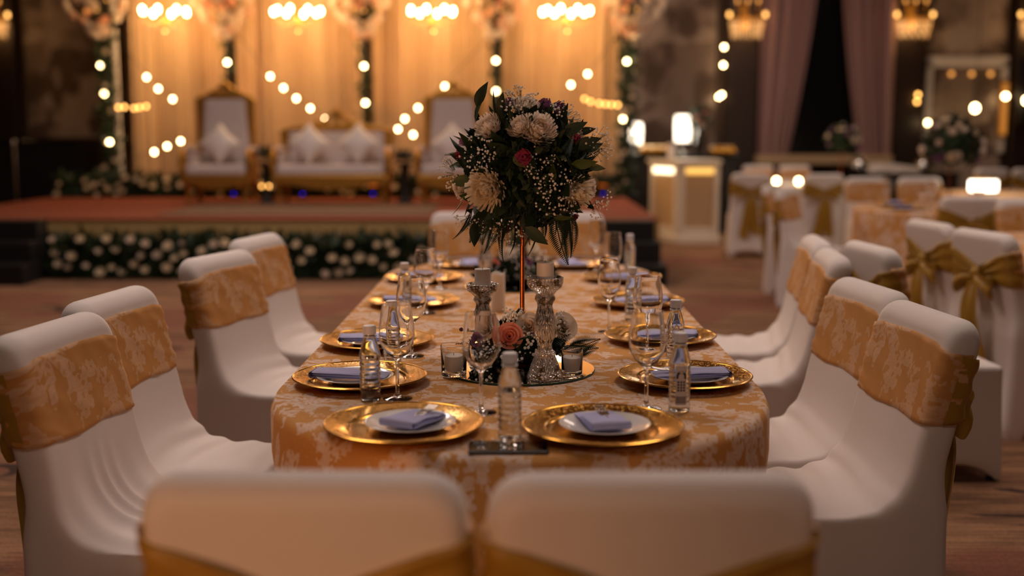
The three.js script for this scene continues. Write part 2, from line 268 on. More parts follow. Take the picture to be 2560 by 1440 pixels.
function surfaceNet(f, lo, hi, c) {
  const n = [0, 1, 2].map((k) => Math.ceil((hi[k] - lo[k]) / c) + 1), at = (i, j, k) => i + n[0] * (j + n[1] * k), F = new Float32Array(n[0] * n[1] * n[2]);
  for (let k = 0; k < n[2]; k++) for (let j = 0; j < n[1]; j++) for (let i = 0; i < n[0]; i++) F[at(i, j, k)] = f(lo[0] + i * c, lo[1] + j * c, lo[2] + k * c);
  const id = new Int32Array(F.length).fill(-1), pos = [], nor = [], ix = [];
  const E = []; for (let a = 0; a < 8; a++) for (const b of [1, 2, 4]) if (!(a & b)) E.push([a, a | b]);
  for (let k = 0; k < n[2] - 1; k++) for (let j = 0; j < n[1] - 1; j++) for (let i = 0; i < n[0] - 1; i++) {
    const v = []; let s = 0; for (let a = 0; a < 8; a++) { v.push(F[at(i + (a & 1), j + ((a >> 1) & 1), k + (a >> 2))]); if (v[a] < 0) s++; }
    if (s === 0 || s === 8) continue;
    let x = 0, y = 0, z = 0, m = 0;
    for (const [a, b] of E) if ((v[a] < 0) !== (v[b] < 0)) { const t = v[a] / (v[a] - v[b]); x += lerp(a & 1, b & 1, t); y += lerp((a >> 1) & 1, (b >> 1) & 1, t); z += lerp(a >> 2, b >> 2, t); m++; }
    let p = [lo[0] + (i + x / m) * c, lo[1] + (j + y / m) * c, lo[2] + (k + z / m) * c], g;
    for (let q = 0; q < 2; q++) {
      const h = 0.0015; g = [f(p[0] + h, p[1], p[2]) - f(p[0] - h, p[1], p[2]), f(p[0], p[1] + h, p[2]) - f(p[0], p[1] - h, p[2]), f(p[0], p[1], p[2] + h) - f(p[0], p[1], p[2] - h)];
      const l = Math.hypot(...g) || 1; g = g.map((e) => e / l);
      if (q === 0) { const d = clamp(f(...p), -c, c); p = p.map((e, w) => e - g[w] * d * 0.9); }
    }
    id[at(i, j, k)] = pos.length / 3; pos.push(...p); nor.push(...g);
  }
  const quad = (a, b, c2, d, flip) => { if (a < 0 || b < 0 || c2 < 0 || d < 0) return; flip ? ix.push(a, c2, b, a, d, c2) : ix.push(a, b, c2, a, c2, d); };
  for (let k = 1; k < n[2] - 1; k++) for (let j = 1; j < n[1] - 1; j++) for (let i = 1; i < n[0] - 1; i++) {
    const a = F[at(i, j, k)] < 0;
    if (a !== F[at(i + 1, j, k)] < 0) quad(id[at(i, j - 1, k - 1)], id[at(i, j, k - 1)], id[at(i, j, k)], id[at(i, j - 1, k)], !a);
    if (a !== F[at(i, j + 1, k)] < 0) quad(id[at(i - 1, j, k - 1)], id[at(i, j, k - 1)], id[at(i, j, k)], id[at(i - 1, j, k)], a);
    if (a !== F[at(i, j, k + 1)] < 0) quad(id[at(i - 1, j - 1, k)], id[at(i, j - 1, k)], id[at(i, j, k)], id[at(i - 1, j, k)], !a);
  }
  const g = new THREE.BufferGeometry();
  g.setAttribute('position', new THREE.Float32BufferAttribute(pos, 3)); g.setAttribute('normal', new THREE.Float32BufferAttribute(nor, 3));
  g.setAttribute('uv', new THREE.Float32BufferAttribute(pos.flatMap((_, i) => (i % 3 ? [] : [(pos[i] + pos[i + 2]) * 40, (pos[i + 1] + pos[i + 2]) * 40])), 2)); g.setIndex(ix);
  return g;
}
const plainField = chairField(0);
const coverGeo = [[1, 0.009], [2, 0.01], [3, 0.011], [0, 0.015]].map(([k, c]) => surfaceNet(chairField(k), [-0.262, -0.03, -0.37], [0.262, 0.97, 0.25], c));
// the band round the back: s runs round the slab's outline, starting at the middle of the front
const HALF = 0.165, ARC = Math.PI, LEN = [HALF, 0.11, 2 * HALF, 0.11, HALF], TOTAL = LEN.reduce((a, b) => a + b);
function around(s, y, lift) {
  let t = ((s % 1) + 1) % 1 * TOTAL, bx, dx, dz;
  if (t < LEN[0]) { bx = t; dx = 0; dz = 1; }
  else if ((t -= LEN[0]) < LEN[1]) { const a = (t / LEN[1]) * ARC; bx = HALF; dx = Math.sin(a); dz = Math.cos(a); }
  else if ((t -= LEN[1]) < LEN[2]) { bx = HALF - t; dx = 0; dz = -1; }
  else if ((t -= LEN[2]) < LEN[3]) { const a = (t / LEN[3]) * ARC; bx = -HALF; dx = -Math.sin(a); dz = -Math.cos(a); }
  else { t -= LEN[3]; bx = -HALF + t; dx = 0; dz = 1; }
  const bz = backZ(y); let lo = 0, hi = 0.16;
  for (let i = 0; i < 22; i++) { const m = (lo + hi) / 2; plainField(bx + dx * m, y, bz + dz * m) < 0 ? (lo = m) : (hi = m); }
  return [bx + dx * (lo + lift), y, bz + dz * (lo + lift)];
}
function bandGeo(s0, s1, nu, nv, edge, fold) {          // edge(u) -> [bottom, top]
  return grid(nu, nv + 2, (u, v) => {
    const row = Math.round(v * (nv + 2)), w = clamp((row - 1) / nv), hid = row === 0 || row === nv + 2, [b, t] = edge(u), y = lerp(b, t, w);
    return around(lerp(s0, s1, u), y, hid ? -0.004 : 0.0045 + fold(u, w));
  }, (u, v) => [lerp(s0, s1, u) * TOTAL, lerp(0.69, 0.88, v)]);
}
const frontEnd = (LEN[0] + LEN[1] * 0.62) / TOTAL;
const sashFront = [0, 1].map((k) => bandGeo(-frontEnd, frontEnd, 64, 16, (u) => [0.688 + 0.003 * Math.sin(u * 13 + k), 0.879 - 0.026 * smooth(0.2, 0, Math.min(u, 1 - u)) + 0.0025 * Math.sin(u * 11 + 2 + k)], (u, v) => {
  const e = smooth(0.3, 0, Math.min(u, 1 - u));
  return Math.max(0, 0.0035 * e * Math.sin(v * 26 + u * 30 + k * 2) + 0.0012 * Math.sin(u * 40 + v * 9 + k) + 0.003 * Math.pow(Math.sin(v * 7 + u * 6 + k), 8));
}));
const sashRear = bandGeo(frontEnd - 0.02, 1 - frontEnd + 0.02, 60, 16, (u) => { const m = Math.pow(Math.abs(u * 2 - 1), 0.9); return [lerp(0.705, 0.688, m), lerp(0.76, 0.853, m)]; },
  (u, v) => { const m = 1 - Math.abs(u * 2 - 1); return 0.003 + 0.006 * m + (0.002 + 0.005 * m) * Math.sin(v * (14 + 10 * m) + u * 5); });
const BY = 0.735, BZ = backZ(BY) - 0.058;
const bowLoop = [-1, 1].map((side) => grid(36, 8, (u, v) => {
  const a = u * TAU, r = (1 - Math.cos(a)) / 2, w = lerp(0.018, 0.052, r) * (v - 0.5) * 2;
  return [side * (0.012 + 0.125 * r), BY - 0.05 * r * r - 0.01 + w * 0.9 + 0.005 * Math.sin(v * 12 + a), BZ - 0.014 - 0.03 * Math.sin(a) - 0.012 * r + 0.006 * Math.cos(v * 9)];
}));
const bowKnot = moved(new THREE.SphereGeometry(0.027, 20, 14), [0, BY, BZ - 0.012], [0, 0, 0.3], [0.95, 1.2, 0.75]);
{ const p = bowKnot.attributes.position; for (let i = 0; i < p.count; i++) { const y = p.getY(i), k = 1 + 0.09 * Math.sin((p.getX(i) * 3 + (y - BY)) * 300); p.setXYZ(i, p.getX(i) * k, y, BZ - 0.012 + (p.getZ(i) - BZ + 0.012) * k); } bowKnot.computeVertexNormals(); }
const bowTail = [-1, 1].map((side) => grid(8, 30, (u, v) => {
  const w = lerp(0.02, 0.07, smooth(0, 0.5, v)) * (u - 0.5) * 2, end = v > 0.93 ? (v - 0.93) * 0.5 * (u - 0.5) : 0;
  return [side * (0.012 + 0.05 * v + 0.008 * Math.sin(v * 9)) + w * 0.75, BY - 0.005 - v * (side > 0 ? 0.52 : 0.47) + end, BZ - 0.012 - 0.012 * Math.sin(u * 9 + v * 3) * smooth(0, 0.3, v) - 0.018 * Math.sin(v * 5) - 0.006];
}));
const chairFeet = join([[-1, 1], [1, 1], [-1, -1], [1, -1]].map(([a, b]) => cyl(0.02, 0.024, 0.05, [a * 0.198, 0, b > 0 ? 0.17 : -0.2])));
const chairProto = [];
function makeChair(label, v) {
  const o = thing('covered_chair', label, 'chair');
  part('cover', coverGeo[v], M.spandex, o, 'white stretch cover down to the floor');
  part('sash', sashFront[v % 2], M.sash, o, 'orange damask band round the back');
  const t = part('sash_tie', sashRear, M.satin, o, 'olive gold satin tie');
  part('knot', bowKnot, M.satin, t); for (const g of bowLoop) part('bow_loop', g, M.satin, t); for (const g of bowTail) part('tail', g, M.satin, t);
  for (const [a, b] of [[-1, 1], [1, 1], [-1, -1], [1, -1]]) part('foot', footGeo, M.foot, o).position.set(a * 0.196, 0, b > 0 ? 0.165 : -0.2);
  return o;
}
const footGeo = cyl(0.018, 0.022, 0.06);
function chair(bx, bz, face, v, label, group) {         // bx, bz: middle of the top of the back; face: the way it looks (0 = towards the camera)
  const a = face, x = bx + Math.sin(a) * 0.275, z = bz + Math.cos(a) * 0.275;
  if (!chairProto[v]) { const o = makeChair(label, v); o.position.set(x, 0, z); o.rotation.y = a; o.userData.group = group; chairProto[v] = o; return; }
  copy(chairProto[v], [x, 0, z], a, label, group);
}
const H = Math.PI / 2, NEAR = 'chairs around the near table', FAR = 'chairs around the far tables';
chair(-1.09, -2.575, H - 0.14, 0, 'white covered chair at lower left with deep stretch folds across its seat', NEAR);
chair(-1.128, -3.06, H - 0.14, 1, 'white covered chair second along the left side, tucked behind the one with seat folds', NEAR);
chair(-1.105, -4.08, H - 0.3, 1, 'white covered chair third along the left side, its olive bow showing behind its back', NEAR);
chair(-1.13, -4.8, H - 0.2, 1, 'white covered chair farthest along the left side, in front of the flower hedge', NEAR);
chair(1.02, -2.79, -H + 0.1, 2, 'white covered chair nearest the camera on the right side of the near table', NEAR);
chair(1.02, -3.27, -H + 0.12, 2, 'white covered chair second along the right side, between its sharper and blurrier neighbours', NEAR);
chair(1.16, -4.17, -H - 0.12, 2, 'white covered chair third along the right side of the near table', NEAR);
chair(1.25, -4.74, -H - 0.12, 2, 'white covered chair farthest along the right side, pulled back from the near table', NEAR);
chair(-0.283, -1.43, Math.PI - 0.015, 1, 'left of the two foreground chairs, its white back turned to the camera and lit orange', NEAR);
chair(0.172, -1.43, Math.PI + 0.015, 2, 'right of the two foreground chairs, its white back turned to the camera', NEAR);
chair(-0.29, -6.29, 0, 3, 'white covered chair across the far table end, left of the flower ball stem', NEAR);
chair(0.26, -6.29, 0, 3, 'white covered chair across the far table end, behind the flower ball stem', NEAR);
chair(1.42, -4.47, H + 0.1, 3, 'white covered chair in the aisle behind the right row, its plain side turned to us', FAR);
chair(2.09, -5.66, H + 0.13, 3, 'white covered chair with ring-shaped olive bow, right of the hanging orange tablecloth', FAR);
chair(2.13, -5.1, H + 0.2, 3, 'white covered chair at the right edge with a wide olive sash tied behind', FAR);
chair(3.18, -7.92, Math.PI - 0.05, 3, 'white covered chair with yellow-olive sash at the near end of the middle right table', FAR);
chair(3.45, -7.62, 0.05, 3, 'white covered chair facing us at the right edge with a broad orange band', FAR);
chair(2.2, -9.75, H - 0.5, 3, 'white covered chair with long drooping olive bow beside the right aisle', FAR);
chair(2.14, -9.0, H - 0.5, 3, 'white covered chair with hanging olive tails nearest the aisle in the middle distance', FAR);
chair(3.5, -11.3, 0.02, 3, 'white covered chair facing us with wide orange band behind the hanging orange tablecloth', FAR);
chair(4.02, -11.3, -0.04, 3, 'white covered chair facing us, right neighbour of the wide-banded one behind the tablecloth', FAR);
chair(2.55, -12.4, Math.PI - 0.1, 3, 'white covered chair with an olive bow between two small glowing lights', FAR);
chair(3.3, -12.2, Math.PI + 0.06, 3, 'white covered chair with dark shaded sash, left of the wide-banded chairs', FAR);
chair(3.8, -15.55, 0.03, 3, 'white covered chair with orange band facing us below the left drape', FAR);
chair(3.3, -15.6, -0.05, 3, 'plain white covered chair next to the lit bar, farthest from us', FAR);
chair(5.95, -14.2, Math.PI + 0.05, 3, 'white covered chair with olive bow in the far right pair, the left one', FAR);
chair(6.42, -14.2, Math.PI + 0.04, 3, 'white covered chair with olive bow in the far right pair, the right one', FAR);

// ------------------------------------------------------------------ tables and cloths
const TY = 0.76;
function stadium(s, w, z0, z1) {                        // point and outward normal at s (0..1) round the outline
  const L = z0 - z1 - 2 * w, arc = Math.PI * w, T = 2 * L + 2 * arc; let t = s * T; const a0 = z0 - w, a1 = z1 + w;
  if (t < L) return [w, a0 - t, 1, 0, 0];
  if ((t -= L) < arc) { const a = t / w; return [w * Math.cos(a), a1 - w * Math.sin(a), Math.cos(a), -Math.sin(a), 1]; }
  if ((t -= arc) < L) return [-w, a1 + t, -1, 0, 0];
  t -= L; const a = Math.PI + t / w; return [w * Math.cos(a), a0 - w * Math.sin(a), Math.cos(a), -Math.sin(a), 1];
}
function clothGeo(w, z0, z1, push, seed) {
  const nu = 320, top = 6, drop = 26, mid = (z0 + z1) / 2, fall = TY - 0.02, pos = [], uv = [], T = 2 * (z0 - z1 - 2 * w) + TAU * w;
  return grid(nu, top + drop, (u, v) => {
    const [x, z, nx, nz] = stadium(u % 1, w, z0, z1), row = Math.round(v * (top + drop)), end = Math.min(1, Math.hypot(nx * 0 + nz, 0) * 1.6);
    if (row <= top) { const k = row / top, cz = clamp(z, z1 + w, z0 - w), r = k < 1 ? k * 0.985 : 0.982; return [x * r, TY, cz + (z - cz) * r]; }
    const q = (row - top) / drop, d = q * fall, e = smooth(0, 0.03, d), f = smooth(0.03, 0.6, d), s = u * T;
    const fold = (0.032 * Math.sin(s * 19 + 1.5 * Math.sin(s * 5 + seed)) + 0.012 * Math.sin(s * 43 + seed)) * f * (0.25 + 0.75 * end);
    const o = -0.0106 * (1 - e) + 0.0 + f * 0.05 * end + fold - push * (1 - end) * smooth(0.1, 0.3, d);
    return [x + nx * o, TY - (d < 0.03 ? 0.03 * (1 - Math.sqrt(1 - (d / 0.03) ** 2)) * 0.6 + d * 0.4 : d), z + nz * o];
  }, (u, v) => { const [x, z, nx, nz] = stadium(u % 1, w, z0, z1), row = Math.round(v * (top + drop)), d = row <= top ? 0 : ((row - top) / drop) * fall, k = row <= top ? row / top : 1, cz = clamp(z, z1 + w, z0 - w); return [(x * k + nx * d), (cz + (z - cz) * k + nz * d)]; });
}
function tableAt(x, w, z0, z1, clothLabel, tableLabel, push, seed, mat = M.damask, group) {
  const t = thing('banquet_table', tableLabel, 'table', [x, 0, (z0 + z1) / 2], 0, group), L = z0 - z1;
  part('tabletop', box(2 * w - 0.14, 0.03, L - 2 * w, [0, TY - 0.025, 0]), M.wood, t);
  for (const a of [-1, 1]) for (const b of [-1, 1]) part('leg', cyl(0.018, 0.018, TY - 0.04, [a * (w - 0.2), 0, b * (L / 2 - w)]), M.steel, t);
  return single('tablecloth', clothGeo(w, z0, z1, push, seed), mat, clothLabel, 'tablecloth', [x, 0, 0], 0, group);
}
tableAt(0, 0.59, -2.05, -5.44, 'orange damask tablecloth with pale floral pattern over the long near table', 'long round-ended banquet table under the near damask cloth', 0.06, 1);
tableAt(3.15, 0.56, -4.3, -6.95, 'orange damask tablecloth of the table behind the two bow-tied chairs at the right edge', 'banquet table behind the two bow-tied chairs at the right edge', 0.05, 2);
tableAt(3.4, 0.6, -8.6, -9.95, 'orange tablecloth seen end-on in the middle distance right, hanging in folds', 'banquet table under the folded orange cloth in the middle distance', 0.05, 3);
tableAt(3.55, 0.9, -13.05, -14.95, 'white tablecloth of the farthest round table carrying tea lights', 'farthest round banquet table carrying tea lights', 0.05, 4, M.linen);
tableAt(5.0, 0.56, -9.9, -12.3, 'orange tablecloth of the far right table carrying a glowing lantern', 'far right banquet table carrying a glowing lantern', 0.05, 5);

// ------------------------------------------------------------------ plants and flowers
function leafGeo(l, w, curl = 0.25, fold = 0.25) {       // grows along +y from the origin, faces +z
  return grid(4, 6, (u, v) => { const a = (u - 0.5) * 2, k = Math.sin(Math.PI * Math.pow(v, 0.8)) * (1 - 0.15 * v) + 0.02; return [a * w * 0.5 * k, l * v * (1 - 0.12 * curl * v), -Math.abs(a) * -fold * w * 0.4 * k - curl * l * v * v * 0.6]; });
}
function fernGeo(l, w, n = 18, droop = 0.5) {            // one frond: midrib and paired leaflets
  const pos = [], ix = [], q = (a, b, c, d) => { const o = pos.length / 3; pos.push(...a, ...b, ...c, ...d); ix.push(o, o + 1, o + 2, o, o + 2, o + 3); };
  const at = (t) => [0, l * t * (1 - 0.1 * droop * t), -droop * l * t * t * 0.7];
  for (let i = 0; i < 10; i++) { const a = at(i / 10), b = at((i + 1) / 10), r = 0.0012; q([-r, a[1], a[2]], [r, a[1], a[2]], [r, b[1], b[2]], [-r, b[1], b[2]]); }
  for (let i = 1; i <= n; i++) for (const s of [-1, 1]) {
    const t = i / (n + 1), p = at(t), ll = w * Math.sin(Math.PI * Math.pow(t, 0.55)) * 0.5 + 0.002, ww = l / n * 0.38;
    q(p, [p[0] + s * ll * 0.5, p[1] + ll * 0.25 + ww, p[2] + 0.002], [p[0] + s * ll, p[1] + ll * 0.55, p[2] - 0.15 * ll], [p[0] + s * ll * 0.55, p[1] + ll * 0.2 - ww * 0.6, p[2] + 0.001]);
  }
  const g = new THREE.BufferGeometry(); g.setAttribute('position', new THREE.Float32BufferAttribute(pos, 3)); g.setAttribute('uv', new THREE.Float32BufferAttribute(pos.flatMap((_, i) => (i % 3 === 2 ? [] : [pos[i]])), 2)); g.setIndex(ix); g.computeVertexNormals(); return g;
}
function petalBloom(R, rings, r0, seed = 1, width = 0.2) {    // faces +z; rings: [count, tilt from the axis, length, lift]
  const r = rng(seed), out = [];
  for (const [n, tilt, len, lift] of rings) for (let i = 0; i < n; i++) {
    const a = TAU * (i + 0.5 * r()) / n + lift * 9, tl = tilt + (r() - 0.5) * 0.16, L = R * len * (0.88 + 0.24 * r()), w = R * width * (0.85 + 0.3 * r());
    const g = grid(2, 4, (u, v) => { const x = (u - 0.5) * w * (v < 0.85 ? 0.5 + 0.6 * v : 0.75), y = L * v, c = tl + (0.45 - v) * 0.95; return [x, r0 * R + y * Math.sin(c), y * Math.cos(c) * 0.85 + Math.abs(u - 0.5) * w * 0.35 + lift * R]; });
    out.push(g.applyMatrix4(new THREE.Matrix4().makeRotationZ(a)));
  }
  return out;
}
const mumGeo = [1, 2, 3].map((s) => join(petalBloom(1, [[34, 1.65, 0.98, 0], [34, 1.45, 0.95, 0.04], [32, 1.22, 0.88, 0.08], [30, 1.0, 0.78, 0.12], [24, 0.75, 0.66, 0.16], [18, 0.5, 0.54, 0.2], [10, 0.25, 0.42, 0.22]], 0.04, s, 0.13)));
const shaggyGeo = join(petalBloom(1, [[24, 1.75, 0.95, 0], [24, 1.45, 0.92, 0.05], [22, 1.15, 0.85, 0.1], [22, 0.85, 0.8, 0.15], [20, 0.55, 0.75, 0.2], [14, 0.25, 0.7, 0.22]], 0.03, 9, 0.13));
const daisyGeo = [4, 5].map((s) => join(petalBloom(1, [[16, 1.4, 0.95, 0], [14, 1.05, 0.85, 0.06], [9, 0.6, 0.6, 0.1]], 0.06, s, 0.26)));
function roseGeo(seed) {                                  // opens along +z
  const r = rng(seed), out = [];
  for (const [n, rad, h, open] of [[3, 0.22, 0.75, 0.1], [4, 0.42, 0.8, 0.2], [5, 0.66, 0.74, 0.42], [5, 0.88, 0.6, 0.8]]) for (let i = 0; i < n; i++) {
    const a0 = TAU * (i + 0.3 * r()) / n, sp = TAU / n * 0.72;
    out.push(grid(6, 5, (u, v) => { const a = a0 + (u - 0.5) * 2 * sp, k = 1 - 0.22 * Math.pow(Math.abs(u - 0.5) * 2, 3), rr2 = rad * (0.35 + 0.65 * Math.pow(v, 0.6)) + open * 0.35 * v * v; return [Math.cos(a) * rr2, Math.sin(a) * rr2, h * v * k - 0.12 * open * v * v * v]; }));
  }
  return join(out);
}
const roses = [11, 12].map(roseGeo);
const budGeo = new THREE.IcosahedronGeometry(1, 1);
function babysBreath(n, R, seed, size = 0.0042) {         // a spray: thin stems and round white florets, growing along +z
  const r = rng(seed), st = [], fl = [];
  for (let i = 0; i < n; i++) {
    const a = TAU * r(), q = Math.sqrt(r()) * R, p = [Math.cos(a) * q, Math.sin(a) * q, R * (0.55 + 0.5 * r()) * (1 - 0.3 * q / R)];
    fl.push(moved(budGeo, p, [r() * 6, r() * 6, 0], size * (0.65 + 0.7 * r())));
    if (i % 2 === 0) st.push(new THREE.TubeGeometry(new THREE.LineCurve3(V(p[0] * 0.25, p[1] * 0.25, p[2] * 0.2), V(...p)), 1, 0.0005, 3));
  }
  return { flowers: join(fl), stems: join(st) };
}
function leafCloud(n, place, l, w, seed) {                // loose leaves nobody could count: place(r) -> [x, y, z]
  const r = rng(seed), pos = [], nor = [], uv = [], ix = [], q = new THREE.Quaternion(), e = new THREE.Euler(), b = [[0, 0, 0], [-0.5, 0.5, 0.12], [0.5, 0.5, 0.12], [0, 1, -0.15], [0, 0.5, 0]];
  for (let i = 0; i < n; i++) {
    const p = place(r), s = 0.6 + 0.8 * r(), o = pos.length / 3; q.setFromEuler(e.set((r() - 0.4) * 2.2, r() * TAU, (r() - 0.5) * 2.2));
    for (const [x, y, z] of b) { const v = V(x * w * s, y * l * s, z * l * s).applyQuaternion(q); pos.push(p[0] + v.x, p[1] + v.y, p[2] + v.z); uv.push(x, y); }
    ix.push(o, o + 4, o + 1, o + 1, o + 4, o + 3, o, o + 2, o + 4, o + 4, o + 2, o + 3);
  }
  const g = new THREE.BufferGeometry(); g.setAttribute('position', new THREE.Float32BufferAttribute(pos, 3)); g.setAttribute('uv', new THREE.Float32BufferAttribute(uv, 2)); g.setIndex(ix); g.computeVertexNormals(); return g;
}
const look = (dir, roll = 0) => { const q = new THREE.Quaternion().setFromUnitVectors(V(0, 0, 1), V(...dir).normalize()); return q.multiply(new THREE.Quaternion().setFromAxisAngle(V(0, 0, 1), roll)); };
function bloom(name, geo, mat, parent, p, dir, size, roll = 0, label) { const m = part(name, geo, mat, parent, label); m.position.set(...p); m.quaternion.copy(look(dir, roll)); m.scale.setScalar(size); return m; }
const stuff = (m) => { m.userData.kind = 'stuff'; return m; };

// ------------------------------------------------------------------ the stage
const SY = 0.55, SX0 = -6.05, SX1 = 1.34, SZ0 = -15.25, SZ1 = -10.75;
{
  const o = thing('stage', 'low stage with a rust red carpet and a beige front board', 'stage', [(SX0 + SX1) / 2, 0, (SZ0 + SZ1) / 2]);
  part('platform', box(SX1 - SX0, SY - 0.02, SZ1 - SZ0, [0, (SY - 0.02) / 2, 0], 0.01), M.fascia, o, 'beige boarded sides');
  part('carpet', planar(box(SX1 - SX0 + 0.02, 0.02, SZ1 - SZ0 + 0.02, [0, SY - 0.01, 0], 0.008)), M.stageTop, o, 'rust red carpet');
  const steps = (x, w, label) => { const s = thing('stage_steps', label, 'steps', [x, 0, SZ1 + 0.02]); part('step', planar(box(w, SY / 3, 0.74, [0, SY / 6, 0.37])), M.stepWood, s); part('step', planar(box(w - 0.06, SY / 3, 0.48, [0, SY / 2, 0.24])), M.stepWood, s); part('step', planar(box(w - 0.12, SY / 3, 0.24, [0, SY * 5 / 6, 0.12])), M.stepWood, s); };
  steps(-5.22, 1.44, 'dark brown steps up to the left end of the stage'); steps(1.0, 0.66, 'dark brown steps up to the right end of the stage');
  single('rug', planar(box(2.75, 0.012, 1.8, [0, 0.006, 0], 0.005)), M.rug, 'grey brown rug on the stage in front of the sofa', 'rug', [-2.28, SY, -12.03]);
}
const HEDGEFLOWER = [0, 1].map((k) => daisyGeo[k]);
function hedge(label, x0, x1, y, z, h, d, nLeaf, nFlower, seed, fs) {
  const o = thing('flower_hedge', label, 'flowers', [0, y, z]), r = rng(seed);
  stuff(part('foliage', leafCloud(nLeaf, (q) => [lerp(x0, x1, q()), h * 0.9 * Math.pow(q(), 0.8) * (0.85 + 0.3 * q()), (q() - 0.5) * d], 0.11, 0.05, seed), M.leafDark, o));
  part('moss_base', box(x1 - x0, h * 0.5, d * 0.6, [(x0 + x1) / 2, h * 0.25, -d * 0.12], 0.03), M.foam, o);
  const made = [];
  for (let i = 0, tries = 0; i < nFlower && tries < 4000; tries++) {
    const x = lerp(x0 + 0.05, x1 - 0.05, r()), yy = h * lerp(0.1, 0.95, r()); if (made.some(([a, b]) => Math.hypot(a - x, b - yy) < fs * 1.9)) continue;
    made.push([x, yy]); i++;
    bloom('flower', HEDGEFLOWER[i % 2], r() < 0.75 ? M.cream : M.blush, o, [x, yy, d * 0.5 + 0.025 + 0.035 * r()], [(r() - 0.5) * 0.9, 0.5 + 0.8 * r(), 1], fs * (0.75 + 0.5 * r()), r() * 6);
  }
}
hedge('dark green hedge of white flowers along the front of the stage', -4.48, 0.62, 0, SZ1 + 0.2, 0.4, 0.26, 4200, 88, 21, 0.05);
hedge('low hedge of white flowers at the foot of the stage curtain', -6.0, 1.3, SY + 0.005, -14.45, 0.26, 0.26, 3600, 60, 22, 0.05);
const PX = [-5.42, -3.82, -2.035, -0.315, 1.41], PZ = -14.85;
// sheer curtains, one for each bay
for (let i = 0; i < 4; i++) {
  const x0 = PX[i] + (i ? 0.07 : 0.25), x1 = PX[i + 1] - 0.05, w = x1 - x0, sd = i * 1.7;
  const g = grid(220, 24, (u, v) => { const x = u * w, y = lerp(3.78, 0.02, v), f = 0.5 + 0.5 * v; return [x - w / 2, y, 0.045 * f * Math.sin(x * 46 + 3.0 * Math.sin(x * 7 + sd) + 0.5 * v) * (0.45 + 0.55 * Math.sin(x * 5.3 + sd * 2) ** 2) + 0.075 * Math.sin(x * 11 + sd + 0.6 * v) * f + 0.016 * Math.sin(x * 121 + sd)]; });
  single('sheer_curtain', g, M.curtain, ['sheer gold curtain behind the left throne, first stage bay', 'sheer gold curtain of the second stage bay, left behind the sofa', 'sheer gold curtain of the third stage bay, behind the right throne', 'sheer gold curtain of the fourth stage bay, right of the flower ball'][i], 'curtain', [(x0 + x1) / 2, SY, -15.08], 0, 'stage backdrop curtains');
}
single('curtain_rail', join([cyl(0.03, 0.03, 7.1).rotateZ(H).translate(1.45, 3.95 + 0.43, PZ)]), M.black, 'black rail across the top of the stage backdrop', 'rail');
const PILLAR = ['flower-wrapped stage post at the left end of the backdrop', 'flower-wrapped stage post right of the left throne', 'flower-wrapped stage post behind the sofa', 'flower-wrapped stage post right of the right throne', 'flower-wrapped stage post at the right end of the backdrop'];
const PBULB = [[[-0.03, 2.24], [0, 1.88], [0.04, 1.255]], [[0.02, 2.28], [0.08, 1.4]], [[0.01, 2.23], [0.02, 1.76]], [[0, 2.3], [0, 1.91]], [[-0.03, 2.29], [-0.07, 1.55], [0.03, 2.62]]];
PX.forEach((x, i) => {
  const o = thing('flower_post', PILLAR[i], 'post', [x, SY, PZ], 0, 'flower-wrapped backdrop posts'), r = rng(60 + i), end = i === 0 || i === 4, top = 2.92 - SY;
  part('pole', cyl(0.035, 0.035, 3.85, [0, 0, 0], 12), M.black, o); part('base_plate', cyl(0.16, 0.16, 0.03), M.black, o);
  stuff(part('foliage', leafCloud(end ? 700 : 200, (q) => { const a = q() * TAU, rad = (end ? 0.1 : 0.045) * Math.sqrt(q()) + 0.02; return [Math.cos(a) * rad, q() * 2.3, Math.sin(a) * rad]; }, 0.1, 0.05, 70 + i), M.leaf, o));
  const b = new THREE.Group(); b.name = 'bouquet'; b.position.z = 0.12; o.add(b);
  stuff(part('leaves', leafCloud(80, (q) => { const t = q(), a = q() * TAU, rad = (0.06 + 0.2 * smooth(0, 0.5, t)) * Math.sqrt(q()); return [Math.cos(a) * rad, top - 0.32 + t * 0.95, Math.sin(a) * rad * 0.8]; }, 0.12, 0.05, 80 + i), M.leaf, b));
  const side = i === 0 ? -1 : i === 4 ? 1 : 0;
  for (let k = 0; k < 64; k++) { const t = Math.pow(r(), 1.5), a = r() * TAU, rad = 0.05 + 0.31 * smooth(-0.08, 0.5, t); const p = [Math.cos(a) * rad + side * 0.03, top - 0.28 + t * 0.8, Math.abs(Math.sin(a)) * rad * 0.9]; bloom('flower', daisyGeo[k % 2], k % 4 ? M.blush : M.peach, b, p, [p[0] * 2, (t - 0.6) * 0.5, p[2] + 0.1], 0.065 + 0.03 * r(), r() * 6); }
  for (let k = 0; k < 4; k++) part('bulb', ball(0.018, [(k - 1.5) * 0.13, top - 0.1 + 0.14 * Math.abs(k - 1.5) + 0.05 * r(), 0.3]), M.dimBulb, b);
  if (!i) part('pole_wrap', box(0.075, 3.7, 0.05, [0.1, 1.9, -0.06], 0.02), M.linen, o, 'cream cloth strip');
  if (end) for (let k = 0; k < 12; k++) { const y = r() * top; bloom('flower', daisyGeo[k % 2], M.blush, o, [(r() - 0.5) * 0.18, y, 0.1], [r() - 0.5, 0.2, 1], 0.045, r() * 6); }
  for (const [dx, y] of PBULB[i]) part('bulb', ball(0.024, [dx, y - SY, 0.13]), M.bulb, o);
});
